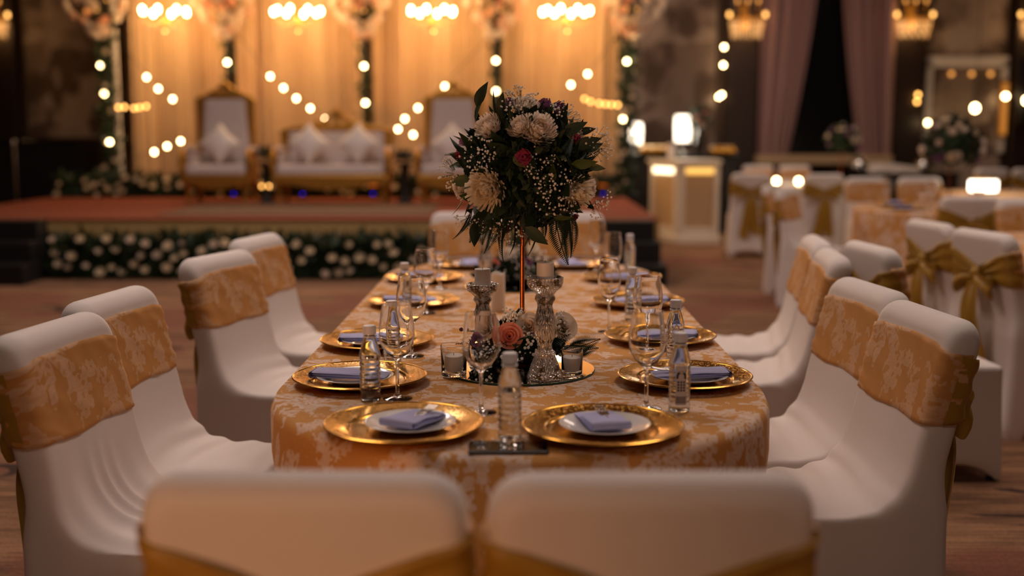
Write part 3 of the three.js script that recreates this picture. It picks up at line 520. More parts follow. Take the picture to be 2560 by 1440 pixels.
function bulbString(label, pts, z, mat, r = 0.02, extra = []) {
  const o = thing('string_light', label, 'string light', [0, 0, z]);
  part('cord', tube([...extra, ...pts].map(([x, y, dz = 0]) => [x, y + 0.035, dz]), 0.004, 40, 6), M.black, o);
  for (const [x, y] of pts) { const b = part('bulb', ball(r, [x, y, 0], [1, 1.2, 1]), mat, o); part('bulb_cap', cyl(0.009, 0.009, 0.025, [x, y + r, 0], 8), M.black, b); }
}
const SZ = -14.2;
bulbString('falling string of three bulbs left of the left throne', [[-4.684, 2.066], [-4.545, 1.923], [-4.369, 1.794]], SZ, M.bulb, 0.021, [[-5.35, 2.7, -0.6]]);
bulbString('rising string of three bulbs low beside the left throne', [[-4.63, 1.134], [-4.464, 1.205], [-4.289, 1.27]], SZ, M.bulb, 0.021, [[-5.35, 0.9, -0.6]]);
bulbString('falling string of five bulbs left above the sofa', [[-3.131, 2.075], [-2.969, 1.932], [-2.811, 1.803], [-2.638, 1.679], [-2.455, 1.545]], SZ, M.bulb, 0.021, [[-3.75, 2.7, -0.6]]);
bulbString('string of four bulbs falling left in front of the right throne', [[-0.944, 1.951], [-1.284, 1.684], [-1.451, 1.55], [-1.539, 1.42]], SZ, M.bulb, 0.021, [[-0.38, 2.6, -0.6]]);
bulbString('short string of two bulbs just left of the right throne', [[-1.348, 1.35], [-1.177, 1.28]], SZ, M.bulb, 0.021, [[-1.52, 1.45]]);
bulbString('string of two bulbs above the right side of the flower ball', [[0.844, 2.103], [0.635, 1.97]], SZ, M.bulb, 0.021, [[1.35, 2.7, -0.6]]);
bulbString('level row of small warm bulbs beside the leftmost stage post', [[-5.2, 1.7], [-5.12, 1.705], [-5.0, 1.69], [-4.93, 1.7], [-4.84, 1.715]], -14.6, M.warmBulb, 0.02, [[-5.38, 1.74]]);
bulbString('level row of small warm bulbs beside the rightmost stage post', [[0.83, 1.81], [0.91, 1.775], [1.02, 1.75], [1.1, 1.74], [1.18, 1.735], [1.26, 1.73]], -14.6, M.warmBulb, 0.02, [[0.75, 1.84]]);
// chandeliers hanging before the curtain
const CH = ['chandelier over the left throne', 'chandelier left above the sofa', 'chandelier above the right throne', 'chandelier above the flower ball, rightmost over the stage'];
[-4.445, -2.788, -1.102, 0.572].forEach((x, i) => {
  const o = thing('chandelier', 'gold crystal ' + CH[i], 'chandelier', [x + 0.0, 2.825, -14.27], i * 0.7, 'chandeliers over the stage');
  part('stem', join([cyl(0.012, 0.012, 1.8, [0, 0.0, 0], 10), lathe([[0, -0.16], [0.03, -0.14], [0.05, -0.09], [0.02, -0.03], [0.035, 0.04], [0.012, 0.1]], 16)]), M.throneGold, o);
  for (let k = 0; k < 8; k++) {
    const a = TAU * k / 8, c = Math.cos(a), s = Math.sin(a), R = 0.27 + 0.03 * (k % 2);
    const arm = part('arm', join([tube([[c * 0.02, -0.06, s * 0.02], [c * 0.14, -0.12, s * 0.14], [c * R, -0.06, s * R], [c * R, 0.0, s * R]], 0.007, 14, 6), lathe([[0, -0.02], [0.03, 0], [0.032, 0.006], [0, 0.004]], 12).translate(c * R, -0.01, s * R)]), M.throneGold, o);
    part('candle_bulb', ball(0.024, [c * R, 0.05, s * R], [1, 1.7, 1], 12, 8), M.chandelierBulb, arm);
    part('crystal', join([0, 1].map((q) => new THREE.OctahedronGeometry(0.014).scale(1, 1.8, 1).translate(c * R * (1 - 0.35 * q), -0.07 - 0.05 * q, s * R * (1 - 0.35 * q)))), M.crystal, arm);
  }
  part('lower_bulb', ball(0.016, [0, -0.19, 0.02]), M.warmBulb, o);
  pointLight(o, [0, 0.02, 0], [1, 0.58, 0.24], CHANDELIER_LIGHT, 0.2);
});
// uplights on the stage floor between the posts, washing the curtain edges orange
[[-3.62, 'uplight beside the left throne'], [-1.86, 'uplight behind the sofa'], [-2.75, 'uplight behind the left end of the sofa'], [1.05, 'uplight right of the flower ball']].forEach(([x, l], i) => {
  const o = thing('stage_uplight', 'small black ' + l + ' with a blue indicator', 'light', [x, SY, -14.2]);
  part('housing', join([cyl(0.06, 0.075, 0.13, [0, 0.03, 0]), box(0.14, 0.03, 0.12, [0, 0.015, 0])]), M.black, o);
  part('indicator_light', ball(0.008, [0, 0.06, 0.085]), M.blueLed, o);
  part('lamp_lens', cyl(0.06, 0.06, 0.006, [0, 0.16, 0]), M.orangeGlow, o);
  if (i < 2) { const s = new THREE.SpotLight(new THREE.Color().setRGB(1, 0.3, 0.06), 5, 0, 0.5, 0.7); s.position.set(x, SY + 0.19, -14.2); s.target.position.set(x, 3.2, -15.0); s.castShadow = true; s.shadow.radius = 3; s.name = 'uplight_beam'; scene.add(s); scene.add(s.target); s.target.name = 'light_target'; }
});

// ------------------------------------------------------------------ thrones, sofa, cushions
function crest(w, h) { const s = new THREE.Shape(); s.moveTo(-w / 2, 0); s.bezierCurveTo(-w / 2, h * 0.5, -w * 0.28, h * 0.25, -w * 0.2, h * 0.5); s.bezierCurveTo(-w * 0.14, h * 0.75, -w * 0.06, h * 0.7, 0, h); s.bezierCurveTo(w * 0.06, h * 0.7, w * 0.14, h * 0.75, w * 0.2, h * 0.5); s.bezierCurveTo(w * 0.28, h * 0.25, w / 2, h * 0.5, w / 2, 0); for (const x of [-0.1, 0.1]) { const e = new THREE.Path(); e.absellipse(x * w, h * 0.33, w * 0.06, h * 0.14, 0, TAU); s.holes.push(e); } s.lineTo(-w / 2, 0); return s; }
function backFrame(wTop, wBot, h0, h1, inTop, inBot, in0, in1) {
  const s = new THREE.Shape(); s.moveTo(-wBot / 2, h0); s.bezierCurveTo(-wBot / 2 - 0.01, lerp(h0, h1, 0.45), -wTop / 2 + 0.02, lerp(h0, h1, 0.6), -wTop / 2, h1 - 0.1); s.bezierCurveTo(-wTop / 2 - 0.01, h1 + 0.01, -wTop * 0.3, h1, -wTop * 0.24, h1 + 0.03); s.lineTo(wTop * 0.24, h1 + 0.03); s.bezierCurveTo(wTop * 0.3, h1, wTop / 2 + 0.01, h1 + 0.01, wTop / 2, h1 - 0.1); s.bezierCurveTo(wTop / 2 - 0.02, lerp(h0, h1, 0.6), wBot / 2 + 0.01, lerp(h0, h1, 0.45), wBot / 2, h0); s.lineTo(-wBot / 2, h0);
  const p = new THREE.Path(); p.moveTo(-inBot / 2, in0); p.lineTo(inBot / 2, in0); p.lineTo(inTop / 2, in1); p.lineTo(-inTop / 2, in1); p.lineTo(-inBot / 2, in0); s.holes.push(p); return s;
}
const legGeo = lathe([[0, 0], [0.03, 0], [0.034, 0.02], [0.022, 0.06], [0.03, 0.14], [0.045, 0.22], [0.05, 0.27], [0, 0.28]], 16);
function seatFurniture(o, w, back, crestH, topW) {         // w: outer width; back: height of the back frame; faces +z
  const sw = w - 0.16, d = 0.62;
  part('back_frame', extrude(backFrame(topW, w - 0.16, 0.3, back, topW - 0.26, sw - 0.12, 0.42, back - 0.07), 0.07, 0.012).translate(0, 0, -d / 2 + 0.02), M.throneGold, o, 'carved gold frame');
  part('crest', extrude(crest(Math.min(topW * 0.62, 0.62), crestH), 0.06, 0.012).translate(0, back - 0.02, -d / 2 + 0.02), M.throneGold, o);
  const bu = new THREE.Shape(); const a = (sw - 0.1) / 2, b = (topW - 0.25) / 2; bu.moveTo(-a, 0.4); bu.lineTo(a, 0.4); bu.lineTo(b, back - 0.06); bu.lineTo(-b, back - 0.06); bu.lineTo(-a, 0.4);
  part('back_upholstery', extrude(bu, 0.1, 0.03).translate(0, 0, -d / 2 + 0.04), M.upholstery, o, 'white padded back');
  part('seat_cushion', box(sw, 0.13, d - 0.04, [0, 0.39, 0.02], 0.05), M.upholstery, o, 'white padded seat');
  const ap = new THREE.Shape(); ap.moveTo(-w / 2 + 0.04, 0.34); ap.lineTo(w / 2 - 0.04, 0.34); ap.lineTo(w / 2 - 0.04, 0.22); ap.bezierCurveTo(w * 0.3, 0.27, w * 0.2, 0.15, 0, 0.17); ap.bezierCurveTo(-w * 0.2, 0.15, -w * 0.3, 0.27, -w / 2 + 0.04, 0.22); ap.lineTo(-w / 2 + 0.04, 0.34);
  part('apron', extrude(ap, 0.05, 0.01).translate(0, 0, d / 2 - 0.02), M.throneGold, o);
  part('rail', box(w - 0.1, 0.1, d - 0.06, [0, 0.29, 0], 0.02), M.throneGold, o);
  for (const s of [-1, 1]) {
    const arm = part('arm', join([tube([[s * (w / 2 - 0.08), 0.58, -d / 2 + 0.05], [s * (w / 2 - 0.07), 0.61, 0], [s * (w / 2 - 0.05), 0.6, d / 2 - 0.08], [s * (w / 2 - 0.04), 0.54, d / 2 - 0.02], [s * (w / 2 - 0.06), 0.49, d / 2 - 0.05]], 0.035, 20, 8), tube([[s * (w / 2 - 0.05), 0.57, d / 2 - 0.08], [s * (w / 2 - 0.03), 0.46, d / 2 - 0.04], [s * (w / 2 - 0.06), 0.33, d / 2 - 0.06]], 0.032, 14, 8), box(0.03, 0.22, d - 0.15, [s * (w / 2 - 0.075), 0.45, -0.02], 0.012)]), M.throneGold, o);
    part('arm_pad', box(0.1, 0.05, d - 0.22, [s * (w / 2 - 0.065), 0.635, -0.02], 0.02), M.upholstery, arm);
    part('side_upholstery', box(0.05, 0.18, d - 0.2, [s * (w / 2 - 0.11), 0.5, -0.02], 0.02), M.upholstery, o);
    for (const f of [-1, 1]) part('leg', legGeo, M.throneGold, o).position.set(s * (w / 2 - 0.1), 0, f * (d / 2 - 0.07));
  }
}
{
  const t = thing('throne', 'tall gold carved throne with white padding, left of the sofa', 'throne', [-3.53, SY, -13.25], 0, 'gold thrones'); seatFurniture(t, 0.86, 1.28, 0.2, 0.72);
  copy(t, [-0.8, SY, -13.25], 0, 'tall gold carved throne with white padding, partly hidden by the flower ball', 'gold thrones');
  const s = thing('sofa', 'gold carved two-seat sofa with white padding in the middle of the stage', 'sofa', [-2.2, SY, -13.25]); seatFurniture(s, 1.42, 0.9, 0.26, 1.38);
}
const cushionGeo = (s) => grid(20, 20, (u, v) => [u, v]).scale(1, 1, 1) && (() => { const f = (k) => grid(18, 18, (u, v) => { const x = u * 2 - 1, y = v * 2 - 1, e = (1 - x * x) * (1 - y * y), p = 1 - 0.06 * (1 - Math.abs(x * y)); return [x * s / 2 * (1 - 0.07 * (1 - y * y) * Math.abs(x)) * p, y * s / 2 * (1 - 0.07 * (1 - x * x) * Math.abs(y)) * p, k * 0.09 * Math.pow(Math.max(e, 0), 0.45)]; }); const b = f(-1); b.setIndex([...b.index.array].reverse()); b.computeVertexNormals(); return join([f(1), b]); })();
const cush = cushionGeo(0.36);
[[-3.53, -13.2, 'white satin cushion standing on its corner on the left throne'], [-2.48, -13.2, 'left white satin cushion on the sofa'], [-1.9, -13.2, 'right white satin cushion on the sofa'], [-0.8, -13.2, 'white satin cushion on the right throne beside the flower ball']].forEach(([x, z, l]) => {
  const m = single('throw_cushion', cush, M.cushion, l, 'cushion', [x, SY + 0.455 + 0.245, z]); m.rotation.order = 'YXZ'; m.rotation.set(-0.22, 0, Math.PI / 4); m.userData.group = 'white satin cushions';
});
[[-3.0, 'black pedestal with a small bunch of flowers between left throne and sofa'], [-1.36, 'black pedestal between the sofa and the right throne']].forEach(([x, l], i) => {
  const o = thing('pedestal', l, 'pedestal', [x, SY, -13.25]); o.scale.set(0.72, 1, 0.72);
  part('column', lathe([[0, 0], [0.13, 0], [0.13, 0.03], [0.07, 0.07], [0.055, 0.3], [0.08, 0.42], [0.14, 0.45], [0.14, 0.48], [0, 0.48]], 20), M.black, o);
  stuff(part('foliage', leafCloud(140, (q) => [(q() - 0.5) * 0.26, 0.5 + q() * (i ? 0.05 : 0.1), (q() - 0.5) * 0.24], 0.09, 0.04, 31 + i), M.leafDark, o));
  for (let k = 0; k < 4; k++) bloom('flower', daisyGeo[k % 2], M.blush, o, [-0.1 + 0.07 * k, 0.56, 0.08], [0, 0.5, 1], 0.035);
  if (!i) for (const s of [-0.06, 0.06]) part('bulb', ball(0.018, [s, 0.2, 0.11]), M.warmBulb, o);
});

// ------------------------------------------------------------------ place settings
let beaten;
const chargerRim = lathe([[0.112, 0.0085], [0.116, 0.012], [0.122, 0.0145], [0.156, 0.0203], [0.1635, 0.0212], [0.1655, 0.0204], [0.1635, 0.0188], [0.15, 0.0152], [0.112, 0.003]], 72);
{ const p = chargerRim.attributes.position, uv = []; for (let i = 0; i < p.count; i++) uv.push(p.getX(i) * 5, p.getZ(i) * 5); chargerRim.setAttribute('uv', new THREE.Float32BufferAttribute(uv, 2)); }
{ // the rim's top is beaten metal: small uneven facets, real relief
  const h = (i, j, s) => hash2(i, j, s) - 0.5, N = 300, R = 13, top = grid(N, R, (u, v) => { const i = Math.round(u * N) % N, j = Math.round(v * R), e = j === 0 || j === R ? 0 : 1, a = u * TAU + e * h(i, j, 7) * 0.014, r = lerp(0.1185, 0.159, v) + e * h(i, j, 9) * 0.0016; return [Math.sin(a) * r, lerp(0.0135, 0.0209, v) + e * h(i, j, 11) * 0.00135, Math.cos(a) * r]; }, (u, v) => { const a = u * TAU, r = lerp(0.1185, 0.159, v); return [Math.sin(a) * r * 5, Math.cos(a) * r * 5]; });
  beaten = top.toNonIndexed(); beaten.computeVertexNormals(); if (beaten.attributes.normal.getY(0) < 0) { top.setIndex([...top.index.array].reverse()); beaten = top.toNonIndexed(); beaten.computeVertexNormals(); }
}
const chargerWell = lathe([[0, 0.0042], [0.085, 0.0042], [0.098, 0.0048], [0.108, 0.0068], [0.113, 0.0092], [0.114, 0.006], [0.108, 0], [0, 0]], 64);
const beadRing = join([lathe([[0.1595, 0.0208], [0.1612, 0.0226], [0.1636, 0.0227], [0.1648, 0.0209]], 72)]);
const plateGeo = lathe([[0, 0.0045], [0.05, 0.0045], [0.062, 0.0062], [0.083, 0.0152], [0.0935, 0.0182], [0.0948, 0.0192], [0.0935, 0.0202], [0.082, 0.0175], [0.06, 0.0085], [0.05, 0.0068], [0, 0.0066]].reverse(), 64);
plateGeo.computeVertexNormals();
const forkGeo = (() => {
  const tine = (x) => tube([[x, 0.0012, -0.052], [x, 0.0, -0.07], [x, 0.0018, -0.094]], 0.0016, 8, 6), o = [];
  for (let k = 0; k < 4; k++) o.push(tine((k - 1.5) * 0.0062));
  o.push(box(0.0205, 0.0022, 0.02, [0, 0.001, -0.045], 0.001), tube([[0, 0.001, -0.036], [0, 0.0025, -0.015], [0, 0.001, 0.012]], 0.0026, 10, 6));
  return join(o);
})();
function napkinGeo(w, l, seed) {                          // a folded cloth: three soft layers, closed fold at the near end, pocket at the far end
  const r = rng(seed), out = [];
  for (let k = 0; k < 3; k++) {
    const ll = l * (k === 2 ? 0.72 : 1), z0 = l / 2, sk = (r() - 0.5) * 0.006;
    const f = (side) => grid(14, 24, (u, v) => { const x = (u - 0.5) * (w - 0.003 * k) + sk * v, z = z0 - ll * v, e = Math.min(1, Math.min(u, 1 - u) * 14, Math.min(v, 1 - v) * 20), th = 0.0024 * Math.sqrt(Math.max(0, e)); return [x, 0.0026 + 0.006 * k * (1 - 0.5 * clamp((l / 2 - z) / l)) + side * th + 0.0014 * Math.sin(v * 7 + k * 2) * Math.sin(u * 5 + seed), z]; });
    const b = f(-1); b.setIndex([...b.index.array].reverse()); b.computeVertexNormals(); const t = f(1); out.push(t, b);
  }
  out.push(grid(14, 8, (u, v) => { const a = v * Math.PI; return [(u - 0.5) * (w - 0.004), 0.0088 - Math.cos(a) * 0.0082, l / 2 + Math.sin(a) * 0.007 - 0.001]; }));
  return join(out);
}
const napkins = [napkinGeo(0.086, 0.128, 3), napkinGeo(0.072, 0.185, 8)];
const SET = [                                             // x, z, the way the diner looks, napkin turn, napkin offset, where it is
  [-0.239, -2.243, 0, -0.5, -0.016, 'at the near table end, left of the upright water bottle', 1],
  [0.17, -2.23, 0, 0.22, -0.018, 'at the near table end, right of the black phone', 1],
  [-0.394, -2.693, -H, -0.12, 0.01, 'first along the left table side, behind the ribbed bottle', 0],
  [-0.414, -3.187, -H, 0.1, 0.0, 'second along the left table side, beside the large wine glass', 0],
  [-0.38, -3.953, -H, 0.08, 0.0, 'third along the left table side, half hidden by a wine glass', 0],
  [-0.4, -4.615, -H, 0.0, 0.0, 'fourth and farthest along the left table side', 0],
  [0.408, -2.708, H, 0.1, 0.0, 'first along the right table side, behind the bottle with the emblem label', 0],
  [0.415, -3.258, H, -0.08, 0.0, 'second along the right table side, behind the wine glass bowl', 0],
  [0.422, -3.949, H, 0.05, 0.0, 'third along the right table side', 0],
  [0.426, -4.621, H, 0.0, 0.0, 'fourth along the right table side, before the small far bottle', 0],
  [0.24, -5.1, Math.PI, 0.4, 0.0, 'at the far table end, right of the copper stem', 0],
  [-0.22, -5.1, Math.PI, 0.2, 0.0, 'at the far table end, left behind the dark flowers', 0],
];
let plate0, charger0, nap0 = [], fork0;
SET.forEach(([x, z, a, nt, off, where, forkOut], i) => {
  const lift = TY + 0.0005;
  if (!i) { charger0 = thing('charger_plate', '', 'charger plate', [0, 0, 0], 0, 'gold charger plates'); part('rim', chargerRim, M.gold, charger0); part('beaten_band', beaten, M.goldRim, charger0, 'glittering beaten rim band'); part('well', chargerWell, M.gold, charger0, 'smooth mirror gold centre'); part('bead_ring', beadRing, M.gold, charger0);
    charger0.position.set(x, lift, z); charger0.userData.label = 'gold charger plate ' + where; } else copy(charger0, [x, lift, z], i * 0.8, 'gold charger plate ' + where);
  const ox = Math.sin(a) * 0.012 + (i === 0 ? 0.012 : i === 1 ? 0.005 : 0), oz = (i < 2 ? -0.012 : 0), py = lift + 0.0042;
  if (!i) { plate0 = single('side_plate', plateGeo, M.china, 'white china plate ' + where, 'plate', [x + ox, py - 0.0044 + 0.0006, z + oz], 0, 'white china plates'); } else copy(plate0, [x + ox, py - 0.0038, z + oz], i, 'white china plate ' + where);
  const k = i < 2 || i > 9 ? 0 : 1, ny = py + 0.0205 - 0.0038 - 0.006, dir = a + nt;
  const n = nap0[k] ? copy(nap0[k], [0, 0, 0], dir, '') : (nap0[k] = single('napkin', napkins[k], M.napkin, '', 'napkin', [0, 0, 0], dir, 'lavender folded napkins'));
  n.position.set(x + ox + Math.sin(dir) * off, ny, z + oz + Math.cos(dir) * off); n.userData.label = 'lavender napkin ' + where;
  if (i < 2 || i === 6) {
    const f = fork0 ? copy(fork0, [0, 0, 0], dir, '') : (fork0 = single('fork', forkGeo, M.steel, '', 'fork', [0, 0, 0], dir, 'forks tucked into napkins'));
    const fo = k ? 0.0 : 0.032; f.position.set(n.position.x + Math.sin(dir) * fo + Math.cos(dir) * 0.008, ny + 0.008, n.position.z + Math.cos(dir) * fo - Math.sin(dir) * 0.008); f.rotation.order = 'YXZ'; f.rotation.set(0.12, dir, 0); f.userData.label = 'steel fork ' + where;
  }
});
// ------------------------------------------------------------------ glasses and bottles
const wineGeo = (k, s) => lathe([[0, 0.0], [0.033, 0.0], [0.0345, 0.0012], [0.033, 0.0026], [0.012, 0.006], [0.0052, 0.012], [0.0042, 0.03], [0.004, 0.07], [0.0052, 0.088], [0.012, 0.096], [0.026 * k, 0.108], [0.0375 * k, 0.127], [0.0415 * k, 0.147], [0.0405 * k, 0.168], [0.0365 * k, 0.195], [0.0335 * k, 0.217], [0.0328 * k, 0.2178], [0.0322 * k, 0.217], [0.0352 * k, 0.195], [0.0392 * k, 0.168], [0.0402 * k, 0.147], [0.0362 * k, 0.128], [0.0246 * k, 0.11], [0.011, 0.0992], [0, 0.097]].map(([x, y]) => [x, y * s]), 48);
const wine = [wineGeo(1.0, 1.02), wineGeo(0.86, 1.06)], wine0 = [];
[[-0.085, -2.396, 0, 'between the two near place settings, before the low flowers'], [0.282, -2.434, 0, 'large in front at right, beside the bottle with the emblem'], [-0.283, -2.525, 0, 'large at left, beside the ribbed bottle in front'], [-0.298, -3.02, 0, 'second along the left side, behind the large left glass'],
  [-0.32, -3.76, 0, 'third along the left side, blurred behind a bottle'], [-0.317, -4.381, 1, 'farthest along the left side, before the dark far flowers'], [0.275, -3.41, 1, 'with tall thin stem right of the right candle holder'], [0.352, -3.04, 0, 'behind the large right glass, overlapping it'], [0.36, -4.3, 1, 'tall and narrow, fourth along the right side'], [0.335, -4.9, 1, 'farthest at right, near the far end plate']].forEach(([x, z, k, l]) => {
  if (!wine0[k]) wine0[k] = single('wine_glass', wine[k], M.glass, 'empty wine glass ' + l, 'wine glass', [x, TY + 0.0005, z], 0, 'wine glasses on the near table');
  else copy(wine0[k], [x, TY + 0.0005, z], 0, 'empty wine glass ' + l);
});
function bottleProfile(r) {
  const p = [[0, 0.003], [0.018, 0.0], [r - 0.002, 0.001], [r, 0.005]];
  for (let k = 0; k < 7; k++) { const y = 0.012 + k * 0.0122; p.push([r, y], [r, y + 0.004], [r - 0.0016, y + 0.007], [r - 0.0016, y + 0.0095]); }
  p.push([r, 0.1], [r, 0.103], [r * 0.985, 0.109], [r * 0.92, 0.118], [r * 0.8, 0.129], [r * 0.64, 0.141], [0.0132, 0.149], [0.0125, 0.152], [0.0125, 0.165]); return p;
}
const bottleGeo = lathe(bottleProfile(0.0245), 40), waterGeo = lathe([...bottleProfile(0.0238).filter(([, y]) => y < 0.1505).map(([x, y]) => [Math.max(0, x - 0.0004), y + 0.0006]), [0, 0.1485]], 36);
const capGeo = (() => { const a = [lathe([[0, 0.176], [0.0128, 0.176], [0.0145, 0.1745], [0.0148, 0.156], [0.0135, 0.1555]], 32)]; for (let k = 0; k < 28; k++) { const t = TAU * k / 28; a.push(box(0.0012, 0.016, 0.0014, [0, 0.1655, 0.0148], 0.0003).rotateY(t)); } a.push(lathe([[0.0128, 0.149], [0.016, 0.1495], [0.016, 0.152], [0.0128, 0.1525]], 32)); return join(a); })();
let bottle0;
[[-0.02, -2.188, 'standing upright between the two near place settings behind the phone'], [-0.343, -2.505, 'with bright ribs, in front of the first left charger'], [0.353, -2.417, 'with a dark emblem on its label, right of the large right glass'], [0.41, -2.905, 'with a pointed white mark, behind the emblem-label bottle'], [0.368, -3.621, 'blurred, third along the right side'], [0.478, -4.835, 'farthest at the right table edge'], [-0.39, -3.745, 'blurred, seen through the second left glass'], [-0.336, -2.885, 'seen through the large left wine glass']].forEach(([x, z, l], i) => {
  let o;
  if (!i) { o = bottle0 = thing('water_bottle', '', 'bottle', [0, 0, 0], 0, 'small water bottles'); part('shell', bottleGeo, M.plastic, o); part('water', waterGeo, M.water, o); part('cap', capGeo, M.whitePlastic, o, 'ribbed white cap'); }
  else o = copy(bottle0, [0, 0, 0], 0, '');
  o.position.set(x, TY + 0.0005, z); o.userData.label = 'clear water bottle ' + l;
  if (i === 2 || i === 3) {                               // paper label: dark arched emblem over rows of small print and a grey block
    const R = 0.0249, bend = (g) => { const p = g.attributes.position; for (let q = 0; q < p.count; q++) { const a = p.getX(q) / R, rad = R + p.getZ(q); p.setXYZ(q, Math.sin(a) * rad, p.getY(q), Math.cos(a) * rad); } g.computeVertexNormals(); return g; };
    const slab = (w, h, y, z0, t = 0.0002) => bend(new THREE.BoxGeometry(w, h, t, 12, 1, 1).translate(0, y, z0));
    if (i === 2) {
      const lab = part('label', join([slab(0.025, 0.088, 0.062, 0.0003)]), M.label, o, 'white label with a dark emblem');
      const arch = new THREE.Shape(); arch.absarc(0, 0, 0.0105, 0, Math.PI); arch.lineTo(-0.0105, -0.008); arch.lineTo(0.0105, -0.008); const hole = new THREE.Path(); hole.absarc(0, -0.001, 0.0062, 0, Math.PI); hole.lineTo(-0.0062, -0.004); hole.lineTo(0.0062, -0.004); arch.holes.push(hole);
      part('emblem', bend(new THREE.ExtrudeGeometry(arch, { depth: 0.0002, bevelEnabled: false, curveSegments: 16 }).translate(0, 0.084, 0.0006)), M.ink, lab);
      part('print', join([0, 1, 2, 3].flatMap((k) => [0, 1, 2].map((q) => bend(new THREE.BoxGeometry(0.0042, 0.0045, 0.0002, 3, 1, 1).translate(-0.0062 + q * 0.0062, 0.07 - k * 0.0062, 0.0006)))), false), M.ink, lab);
      part('grey_block', slab(0.022, 0.016, 0.03, 0.0006), std(0x8e8a96, 0.6), lab);
    } else {
      const mk = new THREE.Shape(); mk.moveTo(-0.011, 0); mk.lineTo(0, 0.019); mk.lineTo(0.011, 0); mk.lineTo(0.0078, 0); mk.lineTo(0, 0.014); mk.lineTo(-0.0078, 0); mk.closePath();
      part('printed_mark', bend(new THREE.ExtrudeGeometry(mk, { depth: 0.0003, bevelEnabled: false }).translate(0, 0.098, 0.0004)), M.label, o);
    }
  }
});
{ // phone lying face down before the middle bottle
  const o = thing('phone', 'black mobile phone lying flat at the near edge of the table', 'phone', [-0.022, TY + 0.0008, -2.108], 0.02);
  part('body', box(0.152, 0.0078, 0.072, [0, 0.0039, 0], 0.0036), M.blackGloss, o); part('case', box(0.155, 0.005, 0.075, [0, 0.0027, 0], 0.0025), std(0x2a201c, 0.6), o);
  const c = part('camera_bump', box(0.026, 0.002, 0.03, [-0.056, 0.0085, -0.016], 0.001), M.black, o); for (const z of [-0.024, -0.01]) part('lens', cyl(0.0055, 0.005, 0.0014, [-0.056, 0.0092, z], 20), M.blackGloss, c);
}
// ------------------------------------------------------------------ centrepiece: mirror, stand with flower ball, candle holders, low flowers
const CY = TY + 0.006;
function mirrorTray(label, x, z) { const o = thing('mirror_tray', label, 'mirror', [x, TY + 0.0005, z]); part('glass_edge', lathe([[0, 0], [0.193, 0], [0.195, 0.0012], [0.195, 0.0042], [0.1935, 0.005]], 80), M.mirrorEdge, o, 'dark green glass edge'); part('mirror_face', lathe([[0, 0.0054], [0.1925, 0.0054], [0.1938, 0.005]].reverse(), 80), M.mirror, o); return o; }
mirrorTray('round mirror lying under the near candle holders and flowers', 0.0, -2.848);
mirrorTray('round mirror under the far dark flowers', -0.03, -4.45);
function holderGeo(h, sw) { return lathe([[0, 0], [0.046, 0], [0.0475, 0.004], [0.044, 0.012], [0.041, 0.02], [0.036, 0.034], [0.029, 0.05], [0.0262, 0.058], [0.0272, 0.062], [0.026, 0.066], [0.0195, 0.072], [0.0175, 0.082], [0.0195, 0.09], [0.0265, 0.102], [0.0305, 0.12], [0.0295, 0.138], [0.023, 0.16], [0.019, 0.178], [0.021, 0.186], [0.0265, 0.194], [0.0255, 0.2], [0.0225, 0.205], [0.03, 0.214], [0.042, 0.224], [0.0455, 0.234], [0.0465, 0.246], [0.0455, 0.248], [0.043, 0.246], [0.041, 0.236], [0.034, 0.229], [0, 0.228]].map(([x, y]) => [x * sw, y * h / 0.248]), 48); }
const holders = [holderGeo(0.255, 0.97), holderGeo(0.205, 0.95)];
for (const g of holders) { const u = g.attributes.uv; for (let i = 0; i < u.count; i++) u.setXY(i, u.getX(i) * 1.2, u.getY(i) * 1.4); }
const candleGeo = lathe([[0, 0], [0.0205, 0], [0.0215, 0.0015], [0.0215, 0.0535], [0.0205, 0.0555], [0.016, 0.056], [0.004, 0.0535], [0, 0.053]], 32), wick = cyl(0.0008, 0.0008, 0.007, [0, 0.0535, 0], 6);
const HOLD = [[0.062, -2.72, 0, 'taller speckled silver glass candle holder at right on the mirror'], [-0.1, -2.965, 1, 'shorter speckled silver glass candle holder at left behind the wine glass'], [-0.137, -4.36, 1, 'blurred silver candle holder among the far dark flowers']];
HOLD.forEach(([x, z, k, l]) => {
  const h = k ? 0.205 : 0.255; single('candle_holder', holders[k], M.mercury, l, 'candle holder', [x, CY, z], k * 1.1, 'silver glass candle holders');
  const c = thing('pillar_candle', 'white candle on the ' + l.replace(' on the mirror', ''), 'candle', [x, CY + h * 0.919 + 0.0008, z], 0, 'white candles on holders'); part('wax', candleGeo, M.wax, c); part('wick', wick, M.black, c);
});
{ const c = thing('tall_candle', 'tall white pillar candle with ragged rim behind the left candle holder', 'candle', [-0.075, TY + 0.001, -3.8]);
  const g = lathe([[0, 0], [0.024, 0], [0.024, 0.128], [0.0235, 0.134], [0.0205, 0.133], [0.02, 0.118], [0, 0.116]], 32), p = g.attributes.position; for (let i = 0; i < p.count; i++) if (p.getY(i) > 0.125) p.setY(i, p.getY(i) + 0.004 * Math.sin(Math.atan2(p.getZ(i), p.getX(i)) * 3 + 1)); g.computeVertexNormals(); part('wax', g, M.wax, c); part('wick', moved(wick, [0, 0.062, 0]), M.black, c); }
const votiveGeo = lathe([[0, 0], [0.0275, 0], [0.029, 0.002], [0.031, 0.072], [0.0304, 0.0728], [0.0296, 0.072], [0.0275, 0.009], [0, 0.008]], 40);
